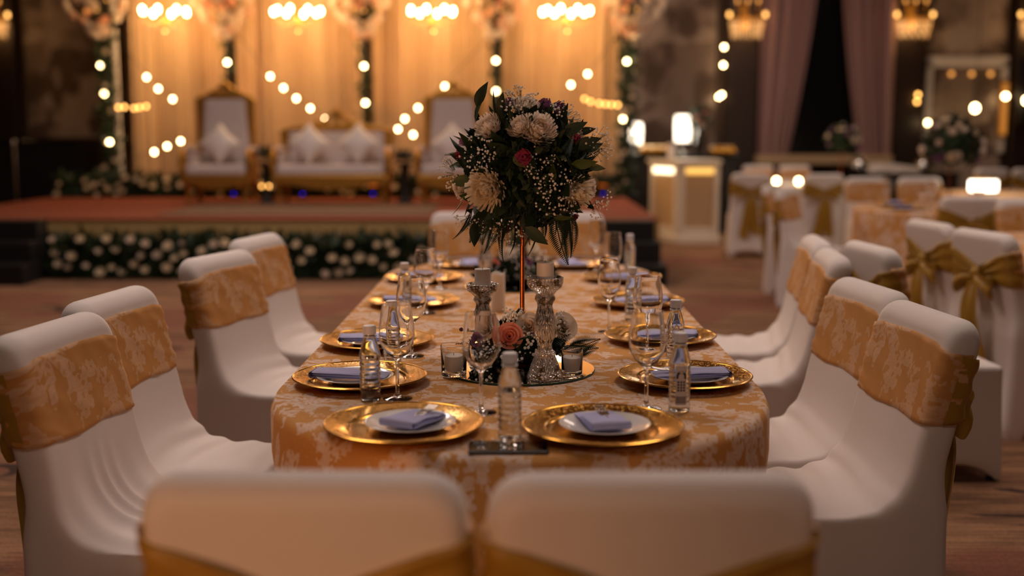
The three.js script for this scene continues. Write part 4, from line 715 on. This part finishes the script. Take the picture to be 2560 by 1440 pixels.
[[-0.166, -2.755, 'clear votive glass with white candle at the left rim of the mirror', 1.08], [0.132, -2.775, 'clear votive glass with white candle at the right rim of the mirror', 0.9]].forEach(([x, z, l, s], i) => {
  const o = single('votive_glass', votiveGeo, M.glass, l, 'votive glass', [x, CY, z]); o.scale.setScalar(s);
  const c = thing('votive_candle', ['white candle inside the left votive glass', 'white candle inside the right votive glass'][i], 'candle', [x, CY + 0.0095 * s, z]); part('wax', moved(candleGeo, [0, 0, 0], [0, 0, 0], [1.12, i ? 0.62 : 0.72, 1.12]), M.wax, c); part('wick', moved(wick, [0, i ? -0.021 : -0.015, 0]), M.black, c);
});
// the flower ball on its copper stand
{
  const BX = 0.012, BYC = 1.272, BZC = -2.915, st = thing('flower_stand', 'slim copper stand carrying the flower ball', 'stand', [0.006, CY, BZC]);
  part('rod', cyl(0.0062, 0.0062, 0.44, [0, 0.004, 0], 16), M.copper, st); part('base', lathe([[0, 0], [0.05, 0], [0.05, 0.004], [0.012, 0.008], [0.0062, 0.014], [0, 0.014]], 40), M.copper, st); part('cup', lathe([[0, 0.436], [0.03, 0.44], [0.055, 0.452], [0.056, 0.455], [0.03, 0.446], [0, 0.444]], 32), M.copper, st);
  const o = thing('flower_ball', 'large round arrangement of white, pink and mauve flowers on the copper stand', 'flowers', [BX, BYC, BZC]), r = rng(505);
  part('foam', new THREE.IcosahedronGeometry(0.118, 4).scale(1, 0.95, 1).translate(0, -0.005, 0), M.foam, o);
  const onBall = (dx, dy, R = 0.17, z = null) => { const x = dx / 975, y = -dy / 975, k = Math.hypot(x, y); if (z !== null) return [x, y, z]; return k < R ? [x, y, Math.sqrt(R * R - k * k)] : [x * R / k, y * R / k, 0.01]; };
  stuff(part('foliage', leafCloud(3000, (q) => { const a = q() * TAU, c = q() * 2 - 1, s = Math.sqrt(1 - c * c), R = 0.1 + 0.068 * q(); return [Math.cos(a) * s * R, c * R * 0.95, Math.sin(a) * s * R]; }, 0.032, 0.015, 511), M.leafDark, o));
  const lg = [leafGeo(0.062, 0.03), leafGeo(0.075, 0.034, 0.4), leafGeo(0.05, 0.022, 0.1)], fg = [fernGeo(0.085, 0.036, 22), fernGeo(0.1, 0.04, 26, 0.5), fernGeo(0.07, 0.032, 20, 0.3)];
  const place = (m, p, dir, roll, s = 1) => { const q = new THREE.Quaternion().setFromUnitVectors(V(0, 1, 0), V(...dir).normalize()); m.position.set(...p); m.quaternion.copy(q.multiply(new THREE.Quaternion().setFromAxisAngle(V(0, 1, 0), roll))); m.scale.setScalar(s); };
  for (let i = 0; i < 120; i++) { const a = r() * TAU, c = r() * 1.8 - 0.85, s = Math.sqrt(Math.max(0, 1 - c * c)), n = [Math.cos(a) * s, c, Math.sin(a) * s], R = 0.125 + 0.03 * r(); const up = [n[0] + (r() - 0.5) * 1.3, n[1] + (r() - 0.35) * 1.1, n[2] + (r() - 0.5) * 1.3]; place(part('leaf', lg[i % 3], [M.leaf, M.leafDark, M.leafDark, M.leafOlive][i % 7 === 0 ? 3 : i % 3], o), n.map((k) => k * R), up, r() * 6, 0.8 + 0.4 * r()); }
  for (const [dx, dy, ux, uy, z, k, s, m] of [[-122, -120, 0.12, 1, 0.04, 1, 1.15, 'leaf'], [-120, -160, 0.35, 1, 0.045, 1, 0.95, 'leaf'], [-60, -140, 0.05, 1, 0.07, 0, 0.95, 'leaf'], [95, -92, 1, 0.6, 0.09, 0, 1.1, 'leaf'], [130, -95, 1, 0.28, 0.05, 2, 1, 'leafDark'], [120, -60, 0.7, 0.3, 0.09, 1, 1, 'leafDark'], [150, -50, 1, 0.5, 0.02, 0, 0.85, 'leaf'], [160, -12, 1, -0.1, 0.03, 2, 0.9, 'leafOlive'], [112, -22, 0.8, 0.0, 0.13, 0, 1.1, 'leafOlive'], [-180, 25, 0.9, 0.15, 0.08, 1, 0.95, 'leafOlive'], [-150, 55, -0.4, -1, 0.1, 0, 1, 'leafOlive'], [-70, 70, 0.1, -1, 0.17, 1, 0.9, 'leafOlive'], [0, 130, 0.8, -0.6, 0.14, 1, 1, 'leaf'], [-118, 120, -0.2, -1, 0.06, 1, 1, 'leafDark'], [20, -165, -1, 0.2, 0.03, 2, 0.7, 'leafDark'], [-30, -40, 0.6, -0.5, 0.16, 2, 0.9, 'leafOlive']]) place(part('leaf', lg[k], M[m], o), [dx / 975, -dy / 975, z], [ux, uy, 0.25], (dx % 5) * 0.4 - 0.5, s);
  for (let i = 0; i < 30; i++) { const a = TAU * i / 30 + r() * 0.15, low = i % 2 !== 0, n = [Math.cos(a), low ? -0.85 - 0.3 * r() : 0.3 * r(), Math.sin(a)], R = low ? 0.1 : 0.115; place(part('fern_frond', fg[i % 3], M.fern, o), [n[0] * R, low ? -0.07 - 0.03 * r() : n[1] * 0.1, n[2] * R], [n[0] * (low ? 0.55 : 1), low ? -1 : 0.3 + n[1], n[2] * (low ? 0.55 : 1)], r() * 6, 0.8 + 0.4 * r()); }
  for (const [dx, dy, u, s] of [[-45, 105, -0.4, 1.2], [5, 112, 0.5, 0.8], [30, 105, 0.1, 1.1], [75, 105, 0.12, 1.35], [110, 100, 0.3, 1.15], [-90, 95, -0.3, 0.9], [20, 100, 0.05, 0.9], [-70, 110, -0.1, 1.0], [-25, 115, 0.2, 0.9], [95, 110, 0.2, 0.9], [-130, 90, -0.25, 0.9]]) place(part('fern_frond', fg[1], M.fern, o), [dx / 975, -dy / 975, 0.1], [u, -1, 0.12], 0.1 * dx, s);
  const W = 'large white chrysanthemum';
  for (const [dx, dy, sz, nx, ny, g, m] of [[-84, -108, 0.045, -0.7, 0.75, 0, 'blush'], [30, -100, 0.052, 0.25, 0.5, 1, 'blush'], [-8, -108, 0.038, -0.5, 0.7, 0, 'blush'], [-92, 38, 0.058, -0.35, -0.2, 2, 'cream'], [126, 50, 0.05, 0.55, -0.15, 3, 'cream'], [-168, 44, 0.036, -1, -0.1, 0, 'blush'], [168, 48, 0.036, 1.3, 0, 1, 'blush'], [2, -158, 0.038, 0, 1, 2, 'blush'], [120, -92, 0.034, 0.9, 0.7, 0, 'blush']])
    bloom('chrysanthemum', g === 3 ? shaggyGeo : mumGeo[g], M[m], o, onBall(dx, dy, 0.165).map((k) => k * 0.97), [nx * 1.0, ny, 0.75], sz, dx, W);
  for (const [dx, dy, sz, nx, ny, m] of [[2, -38, 0.027, -0.3, 0.1, 'magenta'], [122, -82, 0.017, 0.4, 0, 'magenta'], [-160, -42, 0.016, -0.8, 0, 'magenta'], [-166, -80, 0.017, -1, 0.5, 'mauve'], [92, -172, 0.032, 0.9, 0.3, 'mauve'], [55, -172, 0.025, -0.2, 0.8, 'mauve'], [-34, -166, 0.024, -0.5, 0.6, 'mauve'], [-44, 132, 0.014, -0.3, -0.6, 'magenta'], [132, 118, 0.014, 0.6, -0.6, 'magenta']])
    bloom('daisy', daisyGeo[sz > 0.02 ? 0 : 1], M[m], o, onBall(dx, dy, 0.172), [nx, ny, 0.7], sz, dx, m === 'mauve' ? 'mauve daisy' : 'deep pink daisy');
  const bb = [babysBreath(52, 0.05, 3, 0.0025), babysBreath(64, 0.06, 5, 0.0026), babysBreath(40, 0.042, 7, 0.0022)];
  for (const [dx, dy, z, k, nx, ny] of [[-100, -45, 0.11, 0, -0.3, 0.2], [-88, -20, 0.115, 2, -0.2, -0.1], [45, 5, 0.12, 1, 0.2, 0.1], [65, 45, 0.11, 1, 0.2, -0.2], [28, -20, 0.13, 2, 0.1, 0.2], [165, -66, 0.05, 0, 0.6, 0.2], [-172, 5, 0.04, 2, -0.8, 0], [-8, -172, 0.0, 2, 0, 1], [-14, -150, 0.06, 0, -0.1, 0.8], [175, 75, 0.0, 2, 1, -0.5], [90, -130, 0.05, 2, 0.5, 0.8], [-130, 110, 0.05, 2, -0.4, -0.8], [-38, 128, 0.08, 0, -0.1, -0.7]]) {
    const q = bb[k], s = part('babys_breath', q.flowers, M.babys, o); s.position.set(dx / 975, -dy / 975, z); s.quaternion.copy(look([nx, ny, 0.6], dx)); part('stems', q.stems, M.stem, s);
  }
}
// low flowers on the mirrors
function lowFlowers(label, x, z, s, far) {
  const o = thing('low_flower_arrangement', label, 'flowers', [x, CY, z]), r = rng(far ? 77 : 66);
  part('bowl', lathe([[0, 0], [0.05, 0], [0.062, 0.01], [0.066, 0.045], [0.06, 0.05], [0, 0.045]], 32), M.blackGloss, o, 'dark glossy bowl');
  stuff(part('foliage', leafCloud(1300, (q) => { const a = q() * TAU, R = 0.105 * s * Math.sqrt(q()); return [Math.cos(a) * R, 0.02 + q() * 0.085 * (1.15 - R / (0.14 * s)), Math.sin(a) * R * 0.8]; }, 0.03, 0.014, far ? 78 : 67), M.leafDark, o));
  const lg = leafGeo(0.06, 0.026), fg = fernGeo(0.11, 0.045);
  for (let i = 0; i < 26; i++) { const a = TAU * i / 26, q = new THREE.Quaternion().setFromUnitVectors(V(0, 1, 0), V(Math.cos(a), 0.1 + 0.8 * r(), Math.sin(a)).normalize()), m = part(i % 3 ? 'leaf' : 'fern_frond', i % 3 ? lg : fg, i % 3 ? [M.leaf, M.leafDark][i % 2] : M.fern, o); m.position.set(Math.cos(a) * 0.05 * s, 0.05, Math.sin(a) * 0.045 * s); m.quaternion.copy(q.multiply(new THREE.Quaternion().setFromAxisAngle(V(0, 1, 0), r() * 6))); }
  for (const [px, py, pz, sz, k, m, nx, ny] of far ? [[-0.03, 0.12, 0.02, 0.026, 0, 'blush', -0.3, 0.5], [0.07, 0.14, 0, 0.024, 1, 'cream', 0.3, 0.5], [-0.08, 0.08, 0.05, 0.022, 1, 'pinkRose', -0.4, 0.3], [0.05, 0.09, 0.06, 0.018, 0, 'mauve', 0.3, 0.3]] :
    [[-0.022, 0.083, 0.085, 0.031, 0, 'pinkRose', 0.05, 0.35], [-0.078, 0.096, 0.055, 0.032, 1, 'blush', -0.35, 0.6], [0.03, 0.1, 0.045, 0.032, 1, 'blush', -0.1, 0.7], [0.115, 0.095, 0.02, 0.034, 0, 'blush', 0.5, 0.6], [-0.105, 0.07, 0.075, 0.02, 1, 'mauve', -0.6, 0.3]]) bloom('rose', roses[k], M[m], o, [px, py, pz], [nx, ny, 1], sz, px * 40, m === 'pinkRose' ? 'salmon pink rose' : m === 'mauve' ? 'dull mauve rose' : 'cream white rose');
  const bb = babysBreath(44, 0.045, far ? 15 : 13, 0.0036);
  for (const [px, py, pz, nx, ny] of [[-0.01, 0.1, 0.03, -0.2, 0.9], [0.035, 0.045, 0.085, 0.2, 0.3], [-0.06, 0.03, 0.085, -0.2, 0.2], [0.085, 0.1, 0.05, 0.4, 0.8]]) { const b = part('babys_breath', bb.flowers, M.babys, o); b.position.set(px, py, pz); b.quaternion.copy(look([nx, ny, 0.6])); part('stems', bb.stems, M.stem, b); }
  if (!far) { const b = part('berry_sprig', tube([[-0.06, 0.06, 0.06], [-0.11, 0.09, 0.07], [-0.145, 0.098, 0.075]], 0.0008, 10, 5), M.stem, o); for (const [bx, by, bz] of [[-0.147, 0.1, 0.075], [-0.1, 0.118, 0.07], [-0.118, 0.088, 0.07]]) part('berry', ball(bx < -0.14 ? 0.0055 : 0.0035, [bx, by, bz], [1, 1, 1], 12, 8), M.berry, b);
    for (const [px, pz, ux, uy] of [[0.1, 0.03, 0.15, 1], [0.13, 0.03, 0.9, 0.35], [0.12, 0.05, 0.6, 0.1]]) { const m = part('fern_frond', fernGeo(0.095, 0.05, 24, 0.1), M.fern, o); m.position.set(px, 0.035, pz); m.quaternion.setFromUnitVectors(V(0, 1, 0), V(ux, uy, 0.2).normalize()); } }
}
lowFlowers('low arrangement with salmon rose, cream roses and ferns around the copper stand', -0.005, -2.925 + 0.0, 1.15, false);
lowFlowers('low dark arrangement on the far mirror behind the copper stand', -0.02, -4.5, 1.5, true);

// ------------------------------------------------------------------ the right side of the hall
function drapeGeo(top0, top1, bot0, bot1, y0, y1, seed) { // left and right edges at the top and where it is gathered
  return grid(120, 30, (u, v) => { const k = Math.pow(v, 1.6), x = lerp(lerp(top0, bot0, k), lerp(top1, bot1, k), u), n = (top1 - top0) * u; return [x, lerp(y1, y0, v), 0.05 * Math.sin(n * 34 + 1.4 * Math.sin(n * 9 + seed)) + 0.015 * Math.sin(n * 80 + seed)]; });
}
single('window_drape', drapeGeo(3.5, 4.38, 3.5, 3.9, 0.7, 4.4, 1), M.drape, 'dusty mauve floor-length drape at the left side of the dark window', 'curtain', [0, 0, RZ0 + 0.33], 0, 'window drapes');
single('window_drape', drapeGeo(4.6, 5.5, 5.05, 5.5, 0.7, 4.4, 2), M.drape, 'dusty mauve floor-length drape at the right side of the dark window', 'curtain', [0, 0, RZ0 + 0.33], 0, 'window drapes');
const SC = ['on the dark pilaster left of the window drapes', 'on the dark pilaster right of the window drapes', 'on the dark pilaster at the right edge', 'on the dark pilaster at the left edge'];
[3.29, 5.71, 7.5, -7.72].forEach((x, i) => {
  const o = thing('wall_sconce', 'gold crystal wall sconce ' + SC[i], 'wall lamp', [x, 3.0, RZ0 + 0.2], 0, 'crystal wall sconces');
  part('bracket', join([box(0.12, 0.4, 0.03, [0, 0.05, 0.015], 0.01), tube([[0, 0, 0.03], [0, -0.06, 0.12], [0, 0.02, 0.2], [0, 0.1, 0.2]], 0.012, 16, 8)]), M.throneGold, o);
  part('ring', new THREE.TorusGeometry(0.24, 0.012, 8, 40).rotateX(H).scale(1, 1, 0.6).translate(0, 0.02, 0.2), M.throneGold, o);
  const drops = []; for (let k = 0; k < 26; k++) { const a = TAU * k / 26; for (let q = 0; q < 3; q++) drops.push(new THREE.OctahedronGeometry(0.022).scale(0.8, 2.0, 0.8).translate(Math.cos(a) * 0.24 * (1 - 0.07 * q), -0.05 - 0.075 * q - (q === 2 ? 0.03 * (k % 2) : 0), 0.2 + Math.sin(a) * 0.145 * (1 - 0.07 * q))); }
  part('crystals', join(drops), M.crystal, o);
  for (const s of [-1, 1]) part('candle_bulb', ball(0.026, [s * 0.26, 0.07, 0.22], [1, 1.4, 1], 12, 8), M.sconceBulb, o);
  for (const s of [-1, 0, 1]) { part('candle_tube', cyl(0.014, 0.014, 0.12, [s * 0.15, 0.1, 0.24], 12), M.throneGold, o); part('candle_bulb', ball(0.022, [s * 0.15, 0.26, 0.24], [1, 1.5, 1], 12, 8), M.dimBulb, o); }
  part('inner_bulb', ball(0.03, [0, -0.08, 0.2], [1, 1.4, 1], 12, 8), M.dimBulb, o);
  pointLight(o, [0, -0.08, 0.2], [1, 0.6, 0.25], SCONCE_LIGHT, 0.12);
});
bulbString('upright string of four bulbs beside the pilaster left of the drapes', [[2.99, 2.62], [2.985, 2.36], [2.975, 1.93], [2.93, 1.9]], -16.72, M.bulb, 0.023, [[2.99, CEILING - 0.04]]);
bulbString('upright string of two orange bulbs right of the right drape pilaster', [[5.86, 1.93], [5.85, 1.83]], -16.72, M.warmBulb, 0.024, [[5.86, CEILING - 0.04]]);
bulbString('single hanging white bulb before the framed wall panel', [[6.62, 1.73]], -16.5, M.bulb, 0.045, [[6.62, CEILING - 0.04]]);
bulbString('single hanging bulb low beside the framed wall panel', [[5.98, 1.52]], -16.6, M.bulb, 0.026, [[6.0, CEILING - 0.04]]);
bulbString('single bulb at the right edge before the black panel', [[7.36, 1.84]], -16.5, M.bulb, 0.04, [[7.36, CEILING - 0.04]]);
{
  const o = thing('framed_panel', 'mottled wall panel in a pale frame between the pilasters at right', 'panel', [6.65, 0, RZ0 + 0.06]);
  part('frame', join([box(0.09, 1.35, 0.06, [-0.56, 1.75, 0], 0.012), box(0.09, 1.35, 0.06, [0.56, 1.75, 0], 0.012), box(1.21, 0.16, 0.06, [0, 2.42, 0], 0.012)]), M.linen, o);
  part('panel', planar(box(1.04, 1.2, 0.02, [0, 1.74, 0], 0.003)), M.stone, o);
  for (const x of [-0.25, 0.05, 0.33]) part('small_lamp', ball(0.03, [x, 2.24, 0.05]), M.dimBulb, o);
  const tl = thing('wall_tube_lamp', 'slim upright gold tube lamp right of the framed panel', 'wall lamp', [7.2, 1.75, RZ0 + 0.14]);
  part('tube', cyl(0.04, 0.04, 0.75, [0, -0.4, 0], 16), glow(0xffa040, 0.55), tl); part('bulb', ball(0.035, [-0.01, 0.16, 0.04]), M.bulb, tl); part('back_plate', box(0.12, 0.85, 0.03, [0, -0.02, -0.05]), M.throneGold, tl);
  single('black_panel', box(0.6, 1.0, 0.08, [0, 0, 0], 0.01), M.black, 'black screen panel high at the right edge of the hall', 'screen', [7.62, 2.0, RZ0 + 0.3]);
}
// serving counters
function counter(label, x0, x1, z, d, h, mat = M.black) { const o = thing('serving_counter', label, 'counter', [(x0 + x1) / 2, 0, z]); part('body', box(x1 - x0, h - 0.04, d - 0.06, [0, (h - 0.04) / 2, 0], 0.01), mat, o); part('top', box(x1 - x0 + 0.04, 0.04, d, [0, h - 0.02, 0], 0.012), M.blackGloss, o); return o; }
counter('black serving counter with table lamps behind the lit white bar', 1.5, 3.0, -15.75, 0.6, 1.1);
counter('black bar counter left of the stage with a grey top', -7.35, -6.15, -16.0, 0.7, 1.27);
counter('black cabinet in the dark corner at the left edge', -8.7, -7.42, -16.2, 0.7, 1.05);
counter('black-clothed buffet table with steel dishes under the window', 4.45, 6.15, -16.1, 0.7, 0.82);
{
  const sh = lathe([[0.095, 0.12], [0.11, 0.125], [0.118, 0.3], [0.112, 0.4], [0.095, 0.41]], 28);
  const a = thing('table_lamp', 'glowing white table lamp at the left end of the black counter', 'lamp', [1.575, 1.1, -15.6], 0, 'table lamps on the black counter');
  part('base', lathe([[0, 0], [0.07, 0], [0.07, 0.012], [0.02, 0.03], [0.016, 0.12], [0, 0.12]], 20), M.blackGloss, a); part('lamp_shade', sh, new THREE.MeshPhysicalMaterial({ color: 0xfff6e6, roughness: 0.9, emissive: 0xfff0da, emissiveIntensity: 3, side: THREE.DoubleSide }), a); pointLight(a, [0, 0.28, 0.14], [1, 0.85, 0.65], 1.0, 0.1);
  const b = copy(a, [2.25, 1.1, -15.62], 0, 'glowing white table lamp beside the dark vase on the black counter'); b.scale.set(0.95, 1.25, 0.95);
  const v = thing('vase', 'dark vase with a bunch of leaves next to the right table lamp', 'vase', [2.46, 1.1, -15.5]); part('vessel', lathe([[0, 0], [0.06, 0], [0.075, 0.1], [0.06, 0.22], [0.04, 0.3], [0.05, 0.33], [0.046, 0.33], [0.036, 0.3], [0, 0.28]], 24), M.blackGloss, v); stuff(part('foliage', leafCloud(160, (q) => [(q() - 0.5) * 0.26, 0.32 + q() * 0.28, (q() - 0.5) * 0.22], 0.09, 0.04, 91), M.leafDark, v));
  for (const [px, py] of [[-0.06, 0.48], [0.05, 0.54], [0.02, 0.4]]) bloom('flower', daisyGeo[0], M.pinkRose, v, [px, py, 0.1], [0, 0.3, 1], 0.04);
  const tray = (x, z, w, l, seed) => { const o = thing('food_tray', l, 'tray', [x, 1.1, z]); part('tray', box(w, 0.05, 0.32, [0, 0.026, 0], 0.015), M.gold, o); const r = rng(seed); for (let k = 0; k < 9; k++) part('pastry', ball(0.04, [(k / 8 - 0.5) * (w - 0.1), 0.075, (r() - 0.5) * 0.16], [1, 0.6, 1], 10, 8), k % 3 ? std(0xc79a54, 0.7) : M.cream, o); };
  tray(1.86, -15.55, 0.42, 'gold tray of pastries left on the black counter', 5); tray(2.78, -15.55, 0.36, 'gold tray of pastries at the right end of the black counter', 6);
  // lit white bar with a splayed left face
  const o = thing('lit_bar', 'white bar with lit strips and tan panels between stage and chairs', 'bar', [1.98, 0, -13.95]);
  const face = (name, w, x, z, t, strip) => { const g = new THREE.Group(); g.name = name; g.position.set(x, 0, z); g.rotation.y = t; o.add(g);
    part('frame', join([box(0.07, 1.0, 0.06, [-w / 2 + 0.035, 0.5, 0], 0.008), box(0.07, 1.0, 0.06, [w / 2 - 0.035, 0.5, 0], 0.008), box(w - 0.1, 0.2, 0.06, [0, 0.1, 0], 0.008), box(w - 0.1, 0.05, 0.06, [0, 0.975, 0], 0.008)]), M.barWhite, g);
    part('panel', box(w - 0.12, 0.7, 0.03, [0, 0.52, -0.01], 0.006), M.barPanel, g); part('light_strip', box(w - 0.15, 0.075, 0.02, [0, 0.905, 0.02], 0.006), strip, g); part('plinth', box(w + 0.04, 0.09, 0.1, [0, 0.045, 0.02], 0.01), M.barWhite, g); };
  face('front_face', 0.5, 0.25, 0, 0, M.ledStrip); face('left_face', 0.62, -0.14, -0.29, -1.12, M.ledWhite);
  part('counter_top', extrude([[-0.34, -0.6], [0.52, -0.6], [0.52, 0.06], [-0.02, 0.06]].map(([x, z]) => [x, -z]), 0.04, 0.006).rotateX(-H).translate(0, 1.02, 0), M.barWhite, o);
  const strip = new THREE.RectAreaLight(new THREE.Color().setRGB(1, 0.72, 0.36), 2.5, 0.4, 0.07); strip.position.set(0.25, 0.905, 0.05); strip.rotation.y = Math.PI; strip.name = 'strip_light'; o.add(strip);
  const ur = thing('urn', 'white urn standing behind the lit bar', 'vase', [1.93, 1.04, -14.35]); part('vessel', lathe([[0, 0], [0.05, 0], [0.04, 0.03], [0.06, 0.1], [0.05, 0.19], [0.06, 0.2], [0.05, 0.2], [0.04, 0.16], [0, 0.15]], 24), M.china, ur);
  for (const [x, l] of [[4.83, 'domed steel chafing dish left of the linen pile'], [5.74, 'domed steel chafing dish right of the linen pile']]) { const c = thing('chafing_dish', l, 'dish', [x, 0.82, -16.0], 0, 'steel chafing dishes'); part('pan', lathe([[0, 0.02], [0.13, 0.02], [0.14, 0.09], [0.135, 0.09], [0, 0.06]], 28), M.steel, c); part('lid', lathe([[0.138, 0.09], [0.135, 0.13], [0.1, 0.19], [0.04, 0.22], [0, 0.225]], 28), M.steel, c); part('knob', ball(0.018, [0, 0.245, 0]), M.steel, c); part('stand', join([cyl(0.012, 0.012, 0.03, [-0.1, 0, 0]), cyl(0.012, 0.012, 0.03, [0.1, 0, 0])]), M.black, c); }
  single('linen_pile', grid(30, 20, (u, v) => { const x = (u - 0.5) * 0.74, z = (v - 0.5) * 0.42, e = Math.min(1, Math.min(u, 1 - u) * 5, Math.min(v, 1 - v) * 5); return [x, 0.002 + 0.14 * Math.sqrt(e) * (1 - 0.55 * Math.pow(u, 1.5)) + 0.01 * Math.sin(u * 17) * Math.sin(v * 11), z]; }), M.linen, 'loose pile of white linen on the buffet between the steel dishes', 'linen', [5.28, 0.82, -15.98]);
}
// on the far tables
[[2.82, -13.62, 'first from the left'], [3.05, -13.35, 'second from the left'], [3.3, -13.3, 'third from the left'], [3.43, -13.3, 'rightmost of the four']].forEach(([x, z, l], i) => {
  const o = thing('tea_light', 'glowing tea light on the farthest dining table, ' + l, 'tea light', [x, TY + 0.001, z], 0, 'glowing tea lights'); part('cup', lathe([[0, 0], [0.035, 0], [0.038, 0.05], [0.036, 0.05], [0.033, 0.006], [0, 0.006]], 20), M.pane, o); part('flame_light', ball(0.032, [0, 0.045, 0], [1, 1.1, 1], 12, 8), i === 0 ? M.warmBulb : M.bulb, o);
});
{
  const o = thing('led_lantern', 'bright white box lantern on the far right table', 'lantern', [4.66, TY, -11.3]); part('lamp_box', box(0.25, 0.11, 0.12, [0, 0.085, 0], 0.012), M.lampShade, o); part('base', box(0.27, 0.03, 0.14, [0, 0.015, 0], 0.006), M.throneGold, o); part('cap', box(0.27, 0.012, 0.14, [0, 0.147, 0], 0.005), M.throneGold, o); pointLight(o, [0, 0.3, 0], [1, 0.85, 0.6], 0.5, 0.1);
}
function dome(label, x, y, z, R, stand, seed, nl = 500) {
  const o = thing('flower_dome', label, 'flowers', [x, y, z]), r = rng(seed);
  part('stand', join([cyl(0.006, 0.006, stand + 0.02, [0, -stand - 0.0, 0], 10), cyl(0.06, 0.06, 0.008, [0, -stand, 0])]), M.copper, o); part('foam', new THREE.IcosahedronGeometry(R * 0.62, 2), M.foam, o);
  stuff(part('foliage', leafCloud(nl, (q) => { const a = q() * TAU, c = q() * 1.7 - 0.7, s = Math.sqrt(Math.max(0, 1 - c * c)), k = R * (0.7 + 0.3 * q()); return [Math.cos(a) * s * k, c * k, Math.sin(a) * s * k]; }, 0.07, 0.03, seed), M.leafDark, o));
  for (let k = 0; k < 22; k++) { const a = r() * TAU, c = r() * 1.5 - 0.45, s = Math.sqrt(Math.max(0, 1 - c * c)), n = [Math.cos(a) * s, c, Math.abs(Math.sin(a) * s)]; bloom('flower', k % 3 ? mumGeo[k % 3] : daisyGeo[0], k % 4 === 3 ? M.mauve : k % 2 ? M.cream : M.blush, o, n.map((e) => e * R * 0.98), n, R * (0.14 + 0.1 * r()), r() * 6); }
}
dome('round flower arrangement on a stand over the hanging orange tablecloth, right', 3.5, 1.25, -9.15, 0.23, 0.49, 301); dome('pale flower dome before the dark window between the drapes', 3.98, 1.27, -13.95, 0.2, 0.51, 302);
[[3.18, -8.85, 0, 'on the hanging orange tablecloth, left one'], [3.3, -9.0, 1, 'on the hanging orange tablecloth, right one'], [3.72, -9.1, 0, 'on the hanging orange tablecloth, behind the flowers'], [3.1, -9.5, 1, 'on the middle right table beside the bow-tied chairs'], [2.95, -5.2, 0, 'on the table behind the two bow-tied chairs']].forEach(([x, z, k, l]) => copy(wine0[k], [x, TY + 0.0005, z], 0, 'empty wine glass ' + l, 'wine glasses on the far tables'));
[[3.08, -9.0, 0.3, 'on the hanging orange tablecloth, near its front corner'], [3.55, -8.75, 1.2, 'on the hanging orange tablecloth, before the flowers'], [3.2, -9.6, 2.1, 'at the left side of the middle right table']].forEach(([x, z, a, l]) => { copy(charger0, [x, TY + 0.0005, z], a, 'gold charger plate ' + l, 'place settings on the far tables'); copy(plate0, [x, TY + 0.0015, z], a, 'white china plate ' + l, 'place settings on the far tables'); copy(nap0[0], [x, TY + 0.0155, z], a, 'folded lavender napkin ' + l, 'place settings on the far tables'); });
{
  const o = thing('barrier_post', 'slim chrome post with a ball top before the left bar counter', 'post', [-6.95, 0, -15.4]); part('pole', cyl(0.02, 0.02, 1.22), M.steel, o); part('ball_top', ball(0.04, [0, 1.25, 0]), M.steel, o); part('base', cyl(0.16, 0.14, 0.03), M.steel, o);
}
renderer.render(scene, camera);
